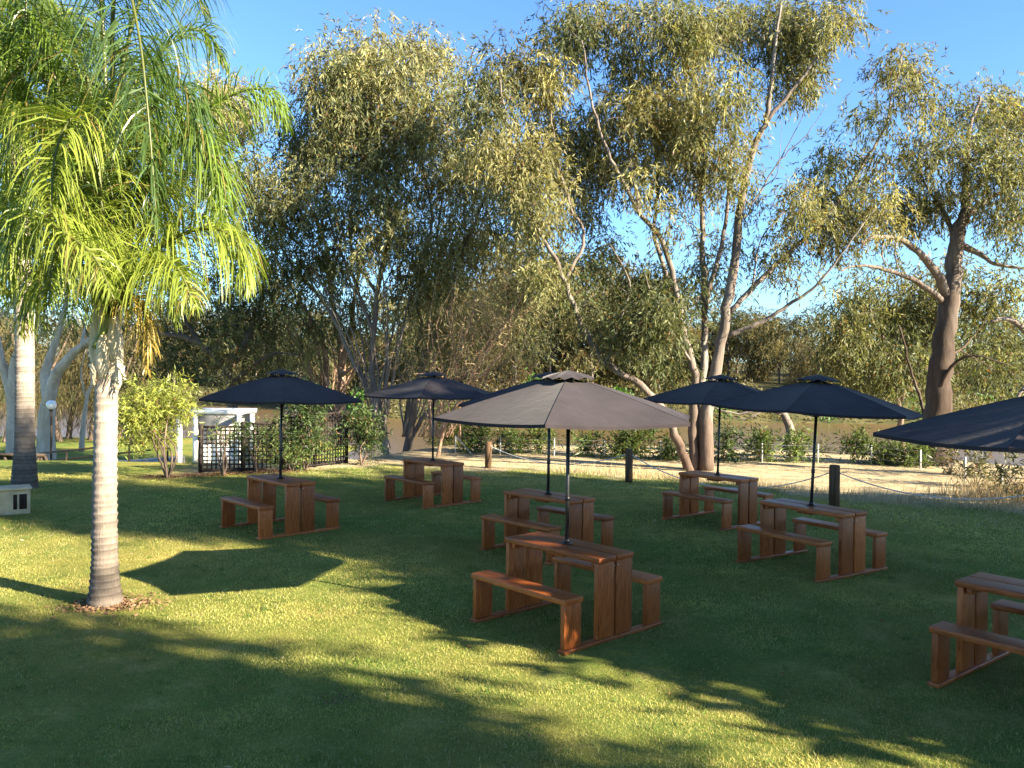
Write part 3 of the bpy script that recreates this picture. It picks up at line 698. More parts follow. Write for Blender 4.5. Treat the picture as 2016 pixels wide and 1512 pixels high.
def palm_trunkmat(name, light, dark):
    mt, nt, out = mat(name)
    v = coords(nt, 'Object'); sp = nt.nodes.new('ShaderNodeSeparateXYZ'); nt.links.new(v, sp.inputs[0])
    a = nt.nodes.new('ShaderNodeVertexColor'); a.layer_name = 'col'
    n1 = noise(nt, v, 9, 6, .7); n2 = noise(nt, coords(nt, 'Object', (30, 30, 3)), 2, 5, .7)
    c = ramp(nt, n1, [(.3, dark), (.7, light)])
    c = mixc(nt, .5, c, ramp(nt, n2, [(.3, (.6, .6, .6)), (.7, (1.2, 1.2, 1.2))]), 'MULTIPLY')
    c = mixc(nt, 1.0, c, a.outputs[0], 'MULTIPLY')
    bsdf(nt, out, c, .9, .15, n2, .4, .02); return mt
M['palm_trunk'] = palm_trunkmat('ringed_palm_trunk', (.40, .335, .275), (.23, .185, .15))
M['palm_boot'] = plain('old_leaf_base', (.60, .50, .36), .8, .2, .35, 6, stretch=(6, 6, 1), bump=.4)
M['palm_green'] = plain('green_petiole', (.20, .22, .06), .5, .4, .25, 8)

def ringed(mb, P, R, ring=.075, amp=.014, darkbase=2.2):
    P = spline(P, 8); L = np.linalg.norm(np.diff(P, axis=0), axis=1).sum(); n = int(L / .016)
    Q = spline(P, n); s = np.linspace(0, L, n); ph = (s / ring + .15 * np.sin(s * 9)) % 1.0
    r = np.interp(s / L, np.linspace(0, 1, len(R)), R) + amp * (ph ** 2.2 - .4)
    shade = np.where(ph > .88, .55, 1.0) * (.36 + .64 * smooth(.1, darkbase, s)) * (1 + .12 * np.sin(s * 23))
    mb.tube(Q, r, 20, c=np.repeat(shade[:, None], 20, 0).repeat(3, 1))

# near palm
pb = onground(207, 1190); dp = pb[1]
root = thing('palm_tree', pb, 'near palm with ringed grey trunk and bright green feathery crown', 'palm')
inv = np.array(root.location)
def local(mb): mb.v = [v - inv for v in mb.v]; return mb
top = PX(210, 735, dp); t2 = PX(212, 640, dp)
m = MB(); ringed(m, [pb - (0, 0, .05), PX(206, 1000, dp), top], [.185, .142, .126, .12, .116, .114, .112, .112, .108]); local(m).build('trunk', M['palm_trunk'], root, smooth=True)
m = MB()
for k in range(7):      # old leaf bases wrapped round the top of the trunk
    a = k * 2.4; o = np.array((math.cos(a), math.sin(a), 0)); z = .02 + k * .055
    P = [top + o * .10 + (0, 0, z - .18), top + o * .105 + (0, 0, z + .1), top + o * .09 + (0, 0, z + .35), top + o * .14 + (0, 0, z + .62)]
    m.tube(spline(P, 10), np.linspace(.075, .03, 10) * np.array([.4, .8, 1, 1, 1, 1, 1, 1, 1, .7]), 8)
m.tube([top - (0, 0, .1), top + (0, 0, .25), t2], [.11, .10, .065], 12)
for k in range(16):
    a = k * 2.1; o = np.array((math.cos(a), math.sin(a), 0))
    m.bar(top + o * .13 + (0, 0, rng.uniform(-.12, .05)), top + o * rng.uniform(.15, .19) + (0, 0, rng.uniform(-.12, .1)), .045, .012)
local(m).build('leaf_base', M['palm_boot'], root, smooth=True)
m = MB(); m.tube(spline([top + (-.06, -.07, .25), PX(206, 640, dp - .1), PX(222, 540, dp)], 10), np.linspace(.06, .035, 10), 10)
m.tube(spline([top + (.03, -.06, .3), PX(240, 530, dp), PX(268, 430, dp - .2)], 10), np.linspace(.045, .02, 10), 8)
local(m).build('petiole', M['palm_green'], root, smooth=True)
GREEN, LIME, SHADED, GOLD = (.135, .20, .032), (.21, .26, .042), (.07, .12, .032), (.34, .25, .06)  # the darkest green has the hanging fronds' shade put into the leaf colour
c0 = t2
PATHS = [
 ([c0, PX(222, 300, dp - .3), PX(222, 30, dp - .7), PX(240, -60, dp - 1.1), PX(272, 60, dp - 1.4), PX(292, 230, dp - 1.5), PX(308, 430, dp - 1.5)], .80, 92, SHADED),
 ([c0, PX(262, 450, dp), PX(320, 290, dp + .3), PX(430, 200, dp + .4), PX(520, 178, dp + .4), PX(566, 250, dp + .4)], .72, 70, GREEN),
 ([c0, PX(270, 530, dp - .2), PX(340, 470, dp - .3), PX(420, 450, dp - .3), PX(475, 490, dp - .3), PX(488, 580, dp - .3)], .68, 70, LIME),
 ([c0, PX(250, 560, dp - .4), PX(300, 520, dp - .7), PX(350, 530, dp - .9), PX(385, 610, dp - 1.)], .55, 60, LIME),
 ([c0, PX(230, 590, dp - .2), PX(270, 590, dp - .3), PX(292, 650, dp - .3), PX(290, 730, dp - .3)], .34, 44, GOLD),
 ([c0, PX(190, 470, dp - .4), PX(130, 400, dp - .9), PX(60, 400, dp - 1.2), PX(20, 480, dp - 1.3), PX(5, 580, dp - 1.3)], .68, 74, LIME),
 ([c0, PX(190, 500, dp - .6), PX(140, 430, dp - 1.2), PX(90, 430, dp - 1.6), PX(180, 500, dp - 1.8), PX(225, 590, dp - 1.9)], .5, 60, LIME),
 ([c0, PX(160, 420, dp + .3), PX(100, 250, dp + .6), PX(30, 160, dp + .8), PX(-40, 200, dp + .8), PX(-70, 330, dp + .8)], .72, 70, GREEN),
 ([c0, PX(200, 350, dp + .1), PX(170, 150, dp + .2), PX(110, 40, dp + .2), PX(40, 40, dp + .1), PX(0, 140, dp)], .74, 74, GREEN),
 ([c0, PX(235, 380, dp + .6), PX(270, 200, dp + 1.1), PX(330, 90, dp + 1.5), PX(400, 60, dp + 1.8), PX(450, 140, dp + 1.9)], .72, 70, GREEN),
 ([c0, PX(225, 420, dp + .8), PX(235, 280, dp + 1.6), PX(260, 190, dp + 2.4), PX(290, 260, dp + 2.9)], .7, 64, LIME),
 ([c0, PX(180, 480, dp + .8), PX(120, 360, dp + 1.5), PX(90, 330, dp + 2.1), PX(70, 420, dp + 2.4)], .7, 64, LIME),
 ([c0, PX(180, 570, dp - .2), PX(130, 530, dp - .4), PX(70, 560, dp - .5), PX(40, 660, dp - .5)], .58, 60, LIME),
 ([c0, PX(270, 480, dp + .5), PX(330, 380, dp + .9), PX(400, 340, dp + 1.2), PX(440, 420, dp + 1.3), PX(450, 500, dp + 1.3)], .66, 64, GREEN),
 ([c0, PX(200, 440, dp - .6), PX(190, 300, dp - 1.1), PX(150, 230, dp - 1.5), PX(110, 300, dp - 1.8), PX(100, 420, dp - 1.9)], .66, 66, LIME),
 ([c0, PX(240, 400, dp - .3), PX(280, 250, dp - .4), PX(350, 170, dp - .5), PX(390, 240, dp - .5), PX(400, 360, dp - .5)], .66, 66, SHADED),
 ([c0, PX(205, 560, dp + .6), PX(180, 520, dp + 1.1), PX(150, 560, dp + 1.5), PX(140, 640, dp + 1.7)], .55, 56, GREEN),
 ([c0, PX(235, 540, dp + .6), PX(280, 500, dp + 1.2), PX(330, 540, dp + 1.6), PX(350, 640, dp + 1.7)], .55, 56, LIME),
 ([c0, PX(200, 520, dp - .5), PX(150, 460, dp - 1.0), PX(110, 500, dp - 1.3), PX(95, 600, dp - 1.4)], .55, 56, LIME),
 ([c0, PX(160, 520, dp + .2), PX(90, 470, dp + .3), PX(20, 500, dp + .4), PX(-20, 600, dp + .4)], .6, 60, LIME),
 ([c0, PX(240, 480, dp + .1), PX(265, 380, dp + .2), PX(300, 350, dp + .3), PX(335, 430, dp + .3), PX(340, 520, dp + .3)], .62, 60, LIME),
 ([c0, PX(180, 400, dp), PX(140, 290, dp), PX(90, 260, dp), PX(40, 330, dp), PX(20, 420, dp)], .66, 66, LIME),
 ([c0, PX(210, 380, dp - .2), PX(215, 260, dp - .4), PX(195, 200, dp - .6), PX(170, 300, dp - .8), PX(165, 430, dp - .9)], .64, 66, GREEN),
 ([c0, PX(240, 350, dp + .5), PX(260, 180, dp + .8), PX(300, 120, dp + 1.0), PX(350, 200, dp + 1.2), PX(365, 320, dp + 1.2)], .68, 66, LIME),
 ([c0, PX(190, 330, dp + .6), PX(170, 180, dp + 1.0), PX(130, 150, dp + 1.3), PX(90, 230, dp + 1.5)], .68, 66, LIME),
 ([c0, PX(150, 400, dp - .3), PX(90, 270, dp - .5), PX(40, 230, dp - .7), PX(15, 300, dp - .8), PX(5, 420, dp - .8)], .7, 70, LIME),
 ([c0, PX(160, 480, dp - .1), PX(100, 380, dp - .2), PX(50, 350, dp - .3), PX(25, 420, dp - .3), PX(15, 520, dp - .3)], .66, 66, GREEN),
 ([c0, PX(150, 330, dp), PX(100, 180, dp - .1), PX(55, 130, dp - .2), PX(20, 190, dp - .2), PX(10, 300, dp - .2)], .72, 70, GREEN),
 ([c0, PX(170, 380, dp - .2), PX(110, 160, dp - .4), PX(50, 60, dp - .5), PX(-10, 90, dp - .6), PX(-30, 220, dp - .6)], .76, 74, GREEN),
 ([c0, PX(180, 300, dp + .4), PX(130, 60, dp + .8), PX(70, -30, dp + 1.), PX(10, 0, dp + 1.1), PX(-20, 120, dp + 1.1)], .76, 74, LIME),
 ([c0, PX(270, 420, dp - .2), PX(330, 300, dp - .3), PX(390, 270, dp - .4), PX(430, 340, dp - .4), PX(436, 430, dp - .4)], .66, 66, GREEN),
 ([c0, PX(210, 250, dp), PX(190, -60, dp), PX(120, -160, dp - .3), PX(60, -80, dp - .6), PX(50, 60, dp - .7)], .78, 76, SHADED),
 ([c0, PX(230, 200, dp + .3), PX(300, -60, dp + .3), PX(370, -60, dp), PX(400, 30, dp - .2)], .7, 70, SHADED),
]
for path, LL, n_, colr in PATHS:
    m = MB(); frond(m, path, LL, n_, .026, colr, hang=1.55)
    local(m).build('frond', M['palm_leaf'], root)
# tall palm further left
qb = onground(48, 962); dq = qb[1]
root = thing('palm_tree', qb, 'tall slender palm at the left edge with its crown partly above the frame', 'palm')
inv = np.array(root.location)
topq = PX(14, 190, dq)
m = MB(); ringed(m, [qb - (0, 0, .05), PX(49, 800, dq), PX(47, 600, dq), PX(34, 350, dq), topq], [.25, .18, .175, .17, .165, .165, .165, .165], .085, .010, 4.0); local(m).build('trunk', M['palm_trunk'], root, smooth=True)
m = MB(); ct = topq + (0, 0, .6)
for k in range(14):
    a = k * 2.4; o = np.array((math.cos(a), math.sin(a), 0)); z = k * .06 - .7
    m.tube(spline([topq + o * .15 + (0, 0, z), topq + o * .24 + (0, 0, z + .35), topq + o * .2 + (0, 0, z + .8)], 8), np.linspace(.13, .05, 8), 8)
local(m).build('leaf_base', M['palm_boot'], root, smooth=True)
for k in range(20):
    az = k * 2.399; e0 = (78, 52, 25, 0)[k % 4] + rng.normal() * 6
    m = MB(); frond(m, arc(ct, az, e0, -62 - 8 * (k % 3), 3.6), .75, 60, .035, (GREEN, LIME, LIME)[k % 3], hang=1.4)
    local(m).build('frond', M['palm_leaf'], root)
for k in range(5):
    az = k * 1.3 + .3; m = MB(); frond(m, arc(ct - (0, 0, .3), az, -30, -85, 2.8), .5, 44, .03, (.14, .09, .045), hang=.7)
    tag(local(m).build('frond', M['dry'], root), 'dead brown frond')

# ------------------------------------------------------------------ picnic tables
TL, TZ, SZ = 1.24, .75, .46
def make_table(label):
    root = thing('picnic_table', (0, 0, 0), label, 'picnic table', 'timber picnic tables on the lawn')
    def plank(name, c, size, mt):
        b = MB(); b.box((0, 0, 0), size); o = b.build(name, M[mt], root, bevel=.006); o.location = c; return o
    for sy in (-1, 1):
        plank('tabletop_plank', (0, sy * .122, TZ - .024), (TL, .226, .048), 'wood_x')
        plank('seat', (0, sy * .54, SZ - .024), (TL, .225, .048), 'wood_x')
        for sx in (-1, 1):
            h = TZ - .048 - .034
            plank('leg', (sx * (TL / 2 - .04), sy * .122, .034 + h / 2), (.048, .215, h - .002), 'wood_z')
            h = SZ - .048 - .034
            plank('bench_leg', (sx * (TL / 2 - .04), sy * .54, .034 + h / 2), (.048, .205, h - .002), 'wood_z')
    for sx in (-1, 1):
        plank('runner', (sx * (TL / 2 - .04), 0, .017), (.09, 1.31, .034), 'wood_y')
        plank('cleat', (sx * (TL / 2 - .1), 0, TZ - .048 - .026), (.045, .42, .048), 'wood_y')
    plank('parasol_block', (0, 0, TZ - .048 - .021), (.2, .3, .04), 'wood_y')
    for sx in (-1, 1):
        for sy in (-1, 1):
            b = MB(); b.tube([(sx * (TL / 2 - .014), sy * .03, TZ - .09), (sx * (TL / 2 - .008), sy * .03, TZ - .09)], [.008, .008], 8)
            b.build('bolt', M['bolt'], root)
    return root

# (pole pixel where it enters the table, heading of the long axis in degrees, parasol turn, tilt, parasol drop)
TABLES = [
 ((1116, 1073), -48, -8, 'nearest red-brown picnic table with its near bench in sunlight', 'nearest charcoal parasol, its front panels paled to grey by the sun', 0.0),
 ((1079, 973), -45, -4, 'red-brown picnic table directly behind the nearest one', 'navy-black parasol half hidden behind the sunlit grey one', 0.0),
 ((552, 942), -46, 1, 'leftmost red-brown picnic table, in front of the dark trellis', 'leftmost navy-black parasol, in front of the trellis', 0.0),
 ((852, 906), -47, -10, 'farthest red-brown picnic table, beside the dry grass', 'farthest navy-black parasol, in front of the forked pale trunks', 0.0),
 ((1413, 934), -51, -12, 'red-brown picnic table in front of the multi-stemmed gum', 'navy-black parasol in front of the multi-stemmed gum', 0.0),
 ((1597, 996), -57, 46, 'red-brown picnic table beside the thick short roped post', 'navy-black parasol over the table beside the thick roped post', 0.0),
 ((2076, 1168), -52, -12, 'red-brown picnic table cut off by the right edge', 'navy-black parasol cut off by the right edge, its tip hanging low', .05),
]
proto_t = None
spots_t = []
for (pp, hd, turn, lt, lp, drop) in TABLES:
    o = make_table(lt) if proto_t is None else copy_tree(proto_t)
    proto_t = proto_t or o
    p = G(pp[0], pp[1], TZ)
    o['label'] = lt; o.location = (p[0], p[1], gz(p[0], p[1])); o.rotation_euler = (0, 0, math.radians(hd))
    spots_t.append((p, o.location.z))

# ------------------------------------------------------------------ parasols
def make_parasol():
    root = thing('parasol', (0, 0, 0), '', 'parasol', 'dark parasols over the tables')
    R, zr, za = 1.29, 1.95, 2.33
    K = 6; nr, na = 12, 10
    def pt(k, a, r):
        """canopy point: sector k, fraction a across the panel, r out from the hub."""
        t0 = k * PI / 3; t1 = t0 + PI / 3
        p = (1 - a) * np.array((math.sin(t0), -math.cos(t0))) + a * np.array((math.sin(t1), -math.cos(t1)))
        sagf = 4 * a * (1 - a); rr = R * r * (1 - .035 * sagf * r ** 2)
        z = za + (zr - za) * (.86 * r + .14 * r ** 2) - .042 * sagf * r * (1.15 - r * .55) + .0 * r
        return (p[0] * rr, p[1] * rr, z)
    def panels(r0, r1, dz, mb):
        for k in range(K):
            V = [np.array(pt(k, a, r)) + (0, 0, dz) for r in np.linspace(r0, r1, nr) for a in np.linspace(0, 1, na)]
            i, j = np.meshgrid(np.arange(na - 1), np.arange(nr - 1)); q = (j * na + i).ravel()
            mb.add(V, np.stack([q, q + 1, q + na + 1, q + na], 1))
    b = MB(); panels(.15, 1, 0, b)
    for k in range(K):        # hem: a short turned-down edge
        V = [np.array(pt(k, a, 1)) + (0, 0, dz) for dz in (0, -.028) for a in np.linspace(0, 1, na)]
        q = np.arange(na - 1); b.add(V, np.stack([q, q + 1, q + na + 1, q + na], 1))
    cano = b.build('canopy', M['fabric'], root, smooth=True)
    b = MB()
    for k in range(K):        # ridge seams
        b.tube(np.array([np.array(pt(k, 0, r)) + (0, 0, .001) for r in np.linspace(.16, 1, 12)]), .0018, 6)
    b.build('seam', M['fabric'], cano, smooth=True)
    b = MB()
    for k in range(K):        # vent cap, its edge puckered between the ribs
        V = []
        for r in np.linspace(.0, .21, 6):
            for a in np.linspace(0, 1, 9):
                p = np.array(pt(k, a, max(r, .001))); p[2] = za + .055 - .28 * r - .03 * (r / .21) ** 3 + .022 * math.sin(a * PI * 2) ** 2 * (r / .21) ** 2; V.append(p)
        i, j = np.meshgrid(np.arange(8), np.arange(5)); q = (j * 9 + i).ravel()
        b.add(V, np.stack([q, q + 1, q + 10, q + 9], 1))
    b.build('vent_cap', M['fabric'], root, smooth=True)
    b = MB(); b.tube([(0, 0, TZ - .09), (0, 0, 1.1), (0, 0, 1.15), (0, 0, 2.33)], [.019, .019, .0185, .0185], 12)
    b.tube([(0, 0, 1.16), (0, 0, 1.2)], [.024, .024], 12)
    b.build('pole', M['black_metal'], root, smooth=True)
    b = MB(); b.tube([(0, 0, TZ + .001), (0, 0, TZ + .012)], [.055, .055], 14); b.tube([(0, 0, TZ + .012), (0, 0, TZ + .05)], [.03, .026], 12)
    b.build('collar', M['black_metal'], root, smooth=True)
    b = MB(); b.tube([(0, 0, 1.86), (0, 0, 1.94)], [.04, .04], 12); b.build('runner_hub', M['black_metal'], root, smooth=True); b = MB(); b.tube([(0, 0, 2.26), (0, 0, 2.31)], [.045, .045], 12); b.build('top_hub', M['black_metal'], root, smooth=True)
    for k in range(K):
        b = MB(); a = np.array(pt(k, 0, .05)); e = np.array(pt(k, 0, .985)); mid = np.array(pt(k, 0, .5))
        b.tube(np.array([a, mid, e]) - (0, 0, .022), .009, 6); rb = b.build('rib', M['black_metal'], root)
        b = MB(); b.tube(np.array([(a[0] * .5, a[1] * .5, 1.9), mid - (0, 0, .03)]), .007, 6); b.build('strut', M['black_metal'], rb)
    return root
par = None
LEAN = [0, .3, .6, 0, 1.0, 2.3, .5]
for (pp, hd, turn, lt, lp, drop), (p, z), ln_ in zip(TABLES, spots_t, LEAN):
    o = make_parasol() if par is None else copy_tree(par)
    par = par or o
    o['label'] = lp; ta = math.atan2(p[0], p[1])
    o.location = (p[0], p[1], z - drop); o.rotation_euler = (0, math.radians(ln_), 0)
    o.rotation_euler = (Matrix.Rotation(math.radians(ln_), 3, 'Y') @ Matrix.Rotation(-ta + math.radians(turn), 3, 'Z')).to_euler()
    if ln_:
        sh_ = math.sin(math.radians(ln_)) * TZ; o.location.x -= sh_

# ------------------------------------------------------------------ roped posts, ropes
posts = []
for (px, py, top, r, lab) in [(961, 921, 869, .085, 'farthest thin roped post behind the nearest parasol'), (1238, 948, 882, .085, 'middle weathered roped post at the lawn edge'), (1642, 1000, 915, .095, 'nearest thick dark roped post beside a table'), (2150, 1040, 930, .09, 'last roped post beyond the right edge')]:
    g = onground(px, py); h = (py - top) * g[1] / F_PX
    b = MB(); b.tube([(0, 0, -.1), (0, 0, h * .5), (0, 0, h - .02), (0, 0, h)], [r, r, r * .98, r * .86], 14)
    o = b.build('rope_post', M['post'], smooth=False); o.location = g
    tag(o, lab, 'post', 'short posts along the lawn edge'); posts.append((g, h, r))
def rope(a, b, sag, label):
    t = np.linspace(0, 1, 30)[:, None]; P = a + (b - a) * t; P[:, 2] -= (sag * 4 * t * (1 - t))[:, 0]
    P[:, 2] = np.maximum(P[:, 2], terrain(P[:, 0], P[:, 1]) + .02)
    m = MB(); m.tube(P, .011, 6); tag(m.build('rope', M['rope'], smooth=True), label, 'rope', 'white ropes slung between posts')
def ptop(k, f=.86): return posts[k][0] + np.array((0, 0, posts[k][1] * f))
rope(ptop(0), ptop(1), .34, 'white rope slung from the farthest post to the middle post')
rope(ptop(1), ptop(2), .52, 'white rope slung behind the two right-hand tables')
rope(ptop(2), ptop(3), .4, 'white rope drooping from the nearest post to the right edge')

# ------------------------------------------------------------------ wire fence on the bank
fp = [G(*q) for q in ((897, 893), (985, 896), (1091, 899), (1190, 902), (1300, 905), (1400, 908), (1500, 910), (1610, 912), (1715, 915), (1812, 926), (1900, 945), (1972, 968), (2060, 1002))]
root = thing('wire_fence', (0, 0, 0), 'low wire fence on pale pickets along the river bank', 'fence')
for k, p in enumerate(fp):
    z = gz(p[0], p[1]); p[2] = z
    b = MB(); b.bar(p - (0, 0, .05), p + (0, 0, .52), .05 if k == 0 else .03, .03); b.build('picket', M['picket'], root)
b = MB(); b.bar(fp[0] + (.45, 0, 0), fp[0] + (.02, 0, .5), .03, .03); b.build('brace', M['picket'], root)
for h in (.18, .34, .49):
    b = MB()
    for p, q in zip(fp[:-1], fp[1:]): b.tube(np.array([p + (0, 0, h), (p + q) / 2 + (0, 0, h - .02), q + (0, 0, h)]), .004, 5)
    b.build('wire', M['wire'], root)
b = MB(); c = PX(1752, 888, 22.6); b.box(c, (.3, .02, .17)); b.bar(c + (.0, .03, -.75), c + (0, .03, .05), .03, .03); tag(b.build('small_sign', M['white_paint'], bevel=.004), 'small blank white sign at the wire fence near the massive gum', 'sign')

# ------------------------------------------------------------------ saplings and shrubs
def shrub(name, label, px, py, w_px, h_px, D=None, dens=1.0, cols=((.05, .085, .025), (.12, .16, .045)), ln=.13, wd=.032, cat='shrub', stems=4, lift=.1, group=None, per=60, sig=.13, bark='dark_bark', leaf='leaf_soft', droop=.1, tone=None):
    g = G(px, py) if D is None else PX(px, py, D)
    g[2] = gz(g[0], g[1]) if D is None else min(g[2], gz(g[0], g[1]) + .02)
    s = g[1] / F_PX; w, h = w_px * s / 2, h_px * s
    n = int(42 * dens * max(.3, w * h) / 1.0); n = int(np.clip(n, 10, 260))
    cl = []
    nb = 7
    bc = [np.array((rng.uniform(-.65, .65) * w, rng.uniform(-.5, .5) * w, h * rng.uniform(lift + .15, .84))) for _ in range(nb)]
    for q in range(n):
        c = bc[q % nb]; r = np.array((w * .45, w * .45, h * .22)); u = unit(rng.normal(size=3)) * rng.uniform(0, 1) ** .45
        p = c + u * r; p[2] = max(p[2], .06); cl.append(g + p)
    limbs = [([g - (0, 0, .05), g + (rng.normal() * w * .15, rng.normal() * .1, h * .3), g + bc[k % nb]], .035 if h > 1.2 else .014, .008) for k in range(stems)]
    return tree(name, label, cat, g, limbs, np.array(cl), None if tone is None else np.full(n, tone), bark, per=per, sig=sig, ln=ln, wd=wd, cols=cols, group=group, leaf=leaf, droop=droop, spread=.8)

LIMES = ((.17, .205, .04), (.30, .325, .07)); DARKG = ((.03, .058, .02), (.085, .12, .035)); MIDG = ((.06, .10, .03), (.14, .18, .05))
shrub('shrub', 'bright lime green bushy shrub with dark stems left of the trellis', 330, 942, 180, 185, dens=2.1, cols=LIMES, ln=.12, wd=.022, stems=6, lift=.22, per=70, sig=.15)
shrub('shrub', 'thin grey-green shrub growing through the trellis end', 440, 937, 80, 115, dens=.35, cols=MIDG, ln=.1, wd=.018, stems=5, lift=.4, per=24)
shrub('shrub', 'tall dark green shrub over the trellis beside the leftmost parasol pole', 600, 926, 120, 150, dens=1.15, cols=DARKG, ln=.11, wd=.026, stems=5, per=80, sig=.14)
shrub('shrub', 'leafy green shrub low at the foot of the trellis', 575, 928, 60, 50, dens=1.5, cols=MIDG, ln=.1, wd=.022, stems=4, per=40)
shrub('shrub', 'dark green shrub at the right end of the trellis', 712, 916, 88, 118, dens=1.2, cols=DARKG, ln=.11, wd=.026, stems=4, per=80, sig=.13)
shrub('shrub', 'sunny grey-green shrub behind the trellis', 545, 925, 110, 165, D=23.5, dens=1.2, cols=((.12, .15, .05), (.22, .24, .09)), ln=.14, wd=.03, stems=5, per=60, sig=.2)
shrub('shrub', 'dark shrub climbing over the middle of the trellis', 505, 930, 80, 112, dens=.9, cols=DARKG, ln=.11, wd=.022, stems=4, per=46, lift=.35)
shrub('shrub', 'sunny pale shrub between the pale forked trunks and the far parasol', 880, 900, 90, 90, D=27, dens=1.1, cols=LIMES, ln=.14, wd=.03, stems=4, per=50, sig=.2)
SAP = [(940, 890, 60, 62, 'leafy green sapling by the first fence pickets'), (1062, 893, 46, 56, 'light green sapling behind the nearest parasol pole'), (1158, 898, 56, 44, 'low grey-green sapling left of the bushy one'), (1240, 902, 90, 74, 'broad bushy green sapling behind the middle post'),
       (1312, 905, 46, 40, 'small dark sapling beside the foot of the multi-stemmed gum'), (1425, 908, 46, 60, 'dark sapling just right of the multi-stemmed gum'), (1497, 908, 40, 62, 'slender upright sapling against the river'), (1572, 908, 60, 46, 'spreading sapling before the dead snag'),
       (1692, 912, 44, 54, 'round sapling left of the small white sign'), (1740, 914, 60, 36, 'low twiggy sapling under the small white sign'), (1790, 918, 50, 56, 'pale sapling left of the massive trunk'), (1000, 893, 60, 48, 'straw-green sapling left of the light green one')]
for px, py, w_, h_, lab in SAP:
    shrub('sapling', lab, px, py, w_, h_, dens=1.7, cols=MIDG if 'dark' not in lab else DARKG, ln=.17, wd=.034, stems=4, per=54, sig=.12, cat='sapling', group='saplings along the bank fence', lift=.02)
for px, py, w_, h_, lab in [(1920, 960, 90, 100, 'twiggy dark shrub right of the massive trunk'), (1990, 985, 80, 90, 'dark twiggy shrub at the right edge by the fence'), (1870, 935, 66, 60, 'low brown-green shrub at the foot of the massive trunk'), (1640, 880, 90, 120, 'hanging olive bush over the water before the far parasol tip')]:
    shrub('shrub', lab, px, py, w_, h_, dens=1.2, cols=((.05, .06, .025), (.13, .12, .05)), ln=.14, wd=.03, stems=6, per=30, sig=.15)

# dead snag standing in the river shallows
D = 34
root = thing('dead_snag', (0, 0, 0), 'leaning dead snag with bare crooked branches in the river', 'dead tree')
b = MB()
for pts, r0, r1 in [([(1550, 925), (1552, 880), (1556, 850), (1545, 820), (1530, 805)], .26, .12), ([(1538, 815), (1500, 808), (1450, 815), (1400, 800)], .08, .02), ([(1530, 806), (1490, 795), (1440, 792)], .07, .02), ([(1500, 808), (1470, 824), (1440, 822)], .04, .015), ([(1540, 815), (1575, 806), (1590, 800)], .06, .02), ([(1470, 800), (1440, 780)], .03, .01)]:
    P = spline([PX(x, y, D) for x, y in pts], 14); P += rng.normal(size=P.shape) * .02; b.tube(P, np.linspace(r0, r1, 14), 8)
b.build('trunk', M['gum_bark'], root, smooth=True)

# ------------------------------------------------------------------ trellis
root = thing('trellis_fence', (0, 0, 0), 'dark square lattice trellis fence behind the leftmost table', 'trellis')
def lattice(a, b, h, name='lattice_panel'):
    a = np.array(a); b = np.array(b); d = b - a; L = np.linalg.norm(d[:2]); d /= np.linalg.norm(d); m = MB()
    off = np.array((-d[1], d[0], 0)) * .011
    for s in np.arange(.04, L, .098): m.bar(a + d * s + (0, 0, .05), a + d * s + (0, 0, h), .014, .03)
    for z in np.arange(.08, h, .098): m.bar(a + off + (0, 0, z), b + off + (0, 0, z), .012, .03)
    for z in (.05, h): m.bar(a - off + (0, 0, z), b - off + (0, 0, z), .02, .05)
    return m.build(name, M['trellis'], root)
tp = [onground(395, 932), onground(478, 930), onground(558, 928), onground(620, 920), onground(682, 912)]
hs = [1.05, 1.12, 1.25, 1.3]
for k in range(4): lattice(tp[k], tp[k + 1], hs[k])
for k, p in enumerate(tp):
    b = MB(); b.bar(p - (0, 0, .1), p + (0, 0, hs[min(k, 3)] + .05), .08, .08); b.build('post', M['trellis'], root)

# ------------------------------------------------------------------ white garden shelter behind the trellis
D = 23.6
c = PX(412, 868, D); zb = gz(c[0], c[1])
root = thing('garden_shelter', (c[0], c[1], zb), 'small white-framed shelter half hidden behind the bright green shrub', 'shelter')
H_ = PX(405, 815, D)[2] - zb
b = MB()
for sx in (-.85, .85):
    for sy in (0, 1.2): b.box((sx, sy, H_ / 2), (.12, .12, H_))
b.build('post', M['white_paint'], root)
b = MB(); b.box((0, -.0, H_ + .062), (1.95, .14, .12)); b.box((0, 1.2, H_ + .062), (1.95, .14, .12))
for sx in (-.85, .85): b.box((sx, .6, H_ + .06), (.13, 1.05, .12))
b.build('roof_frame', M['white_paint'], root)
b = MB(); b.box((-.1, .06, H_ * .28), (.3, .05, H_ * .5)); b.box((.42, .06, H_ * .3), (.7, .05, H_ * .48)); b.build('wall_panel', M['white_paint'], root)
b = MB(); b.box((0, 1.27, H_ * .5), (1.6, .04, H_ * .95)); b.build('back_wall', M['concrete'], root)
b = MB()
for k in range(7): b.box((.14 + k * .095, .03, H_ * .6), (.02, .02, .3))
for k in range(3): b.box((.42, .028, H_ * .6 - .1 + k * .1), (.62, .02, .02))
b.build('lattice_screen', M['white_paint'], root)

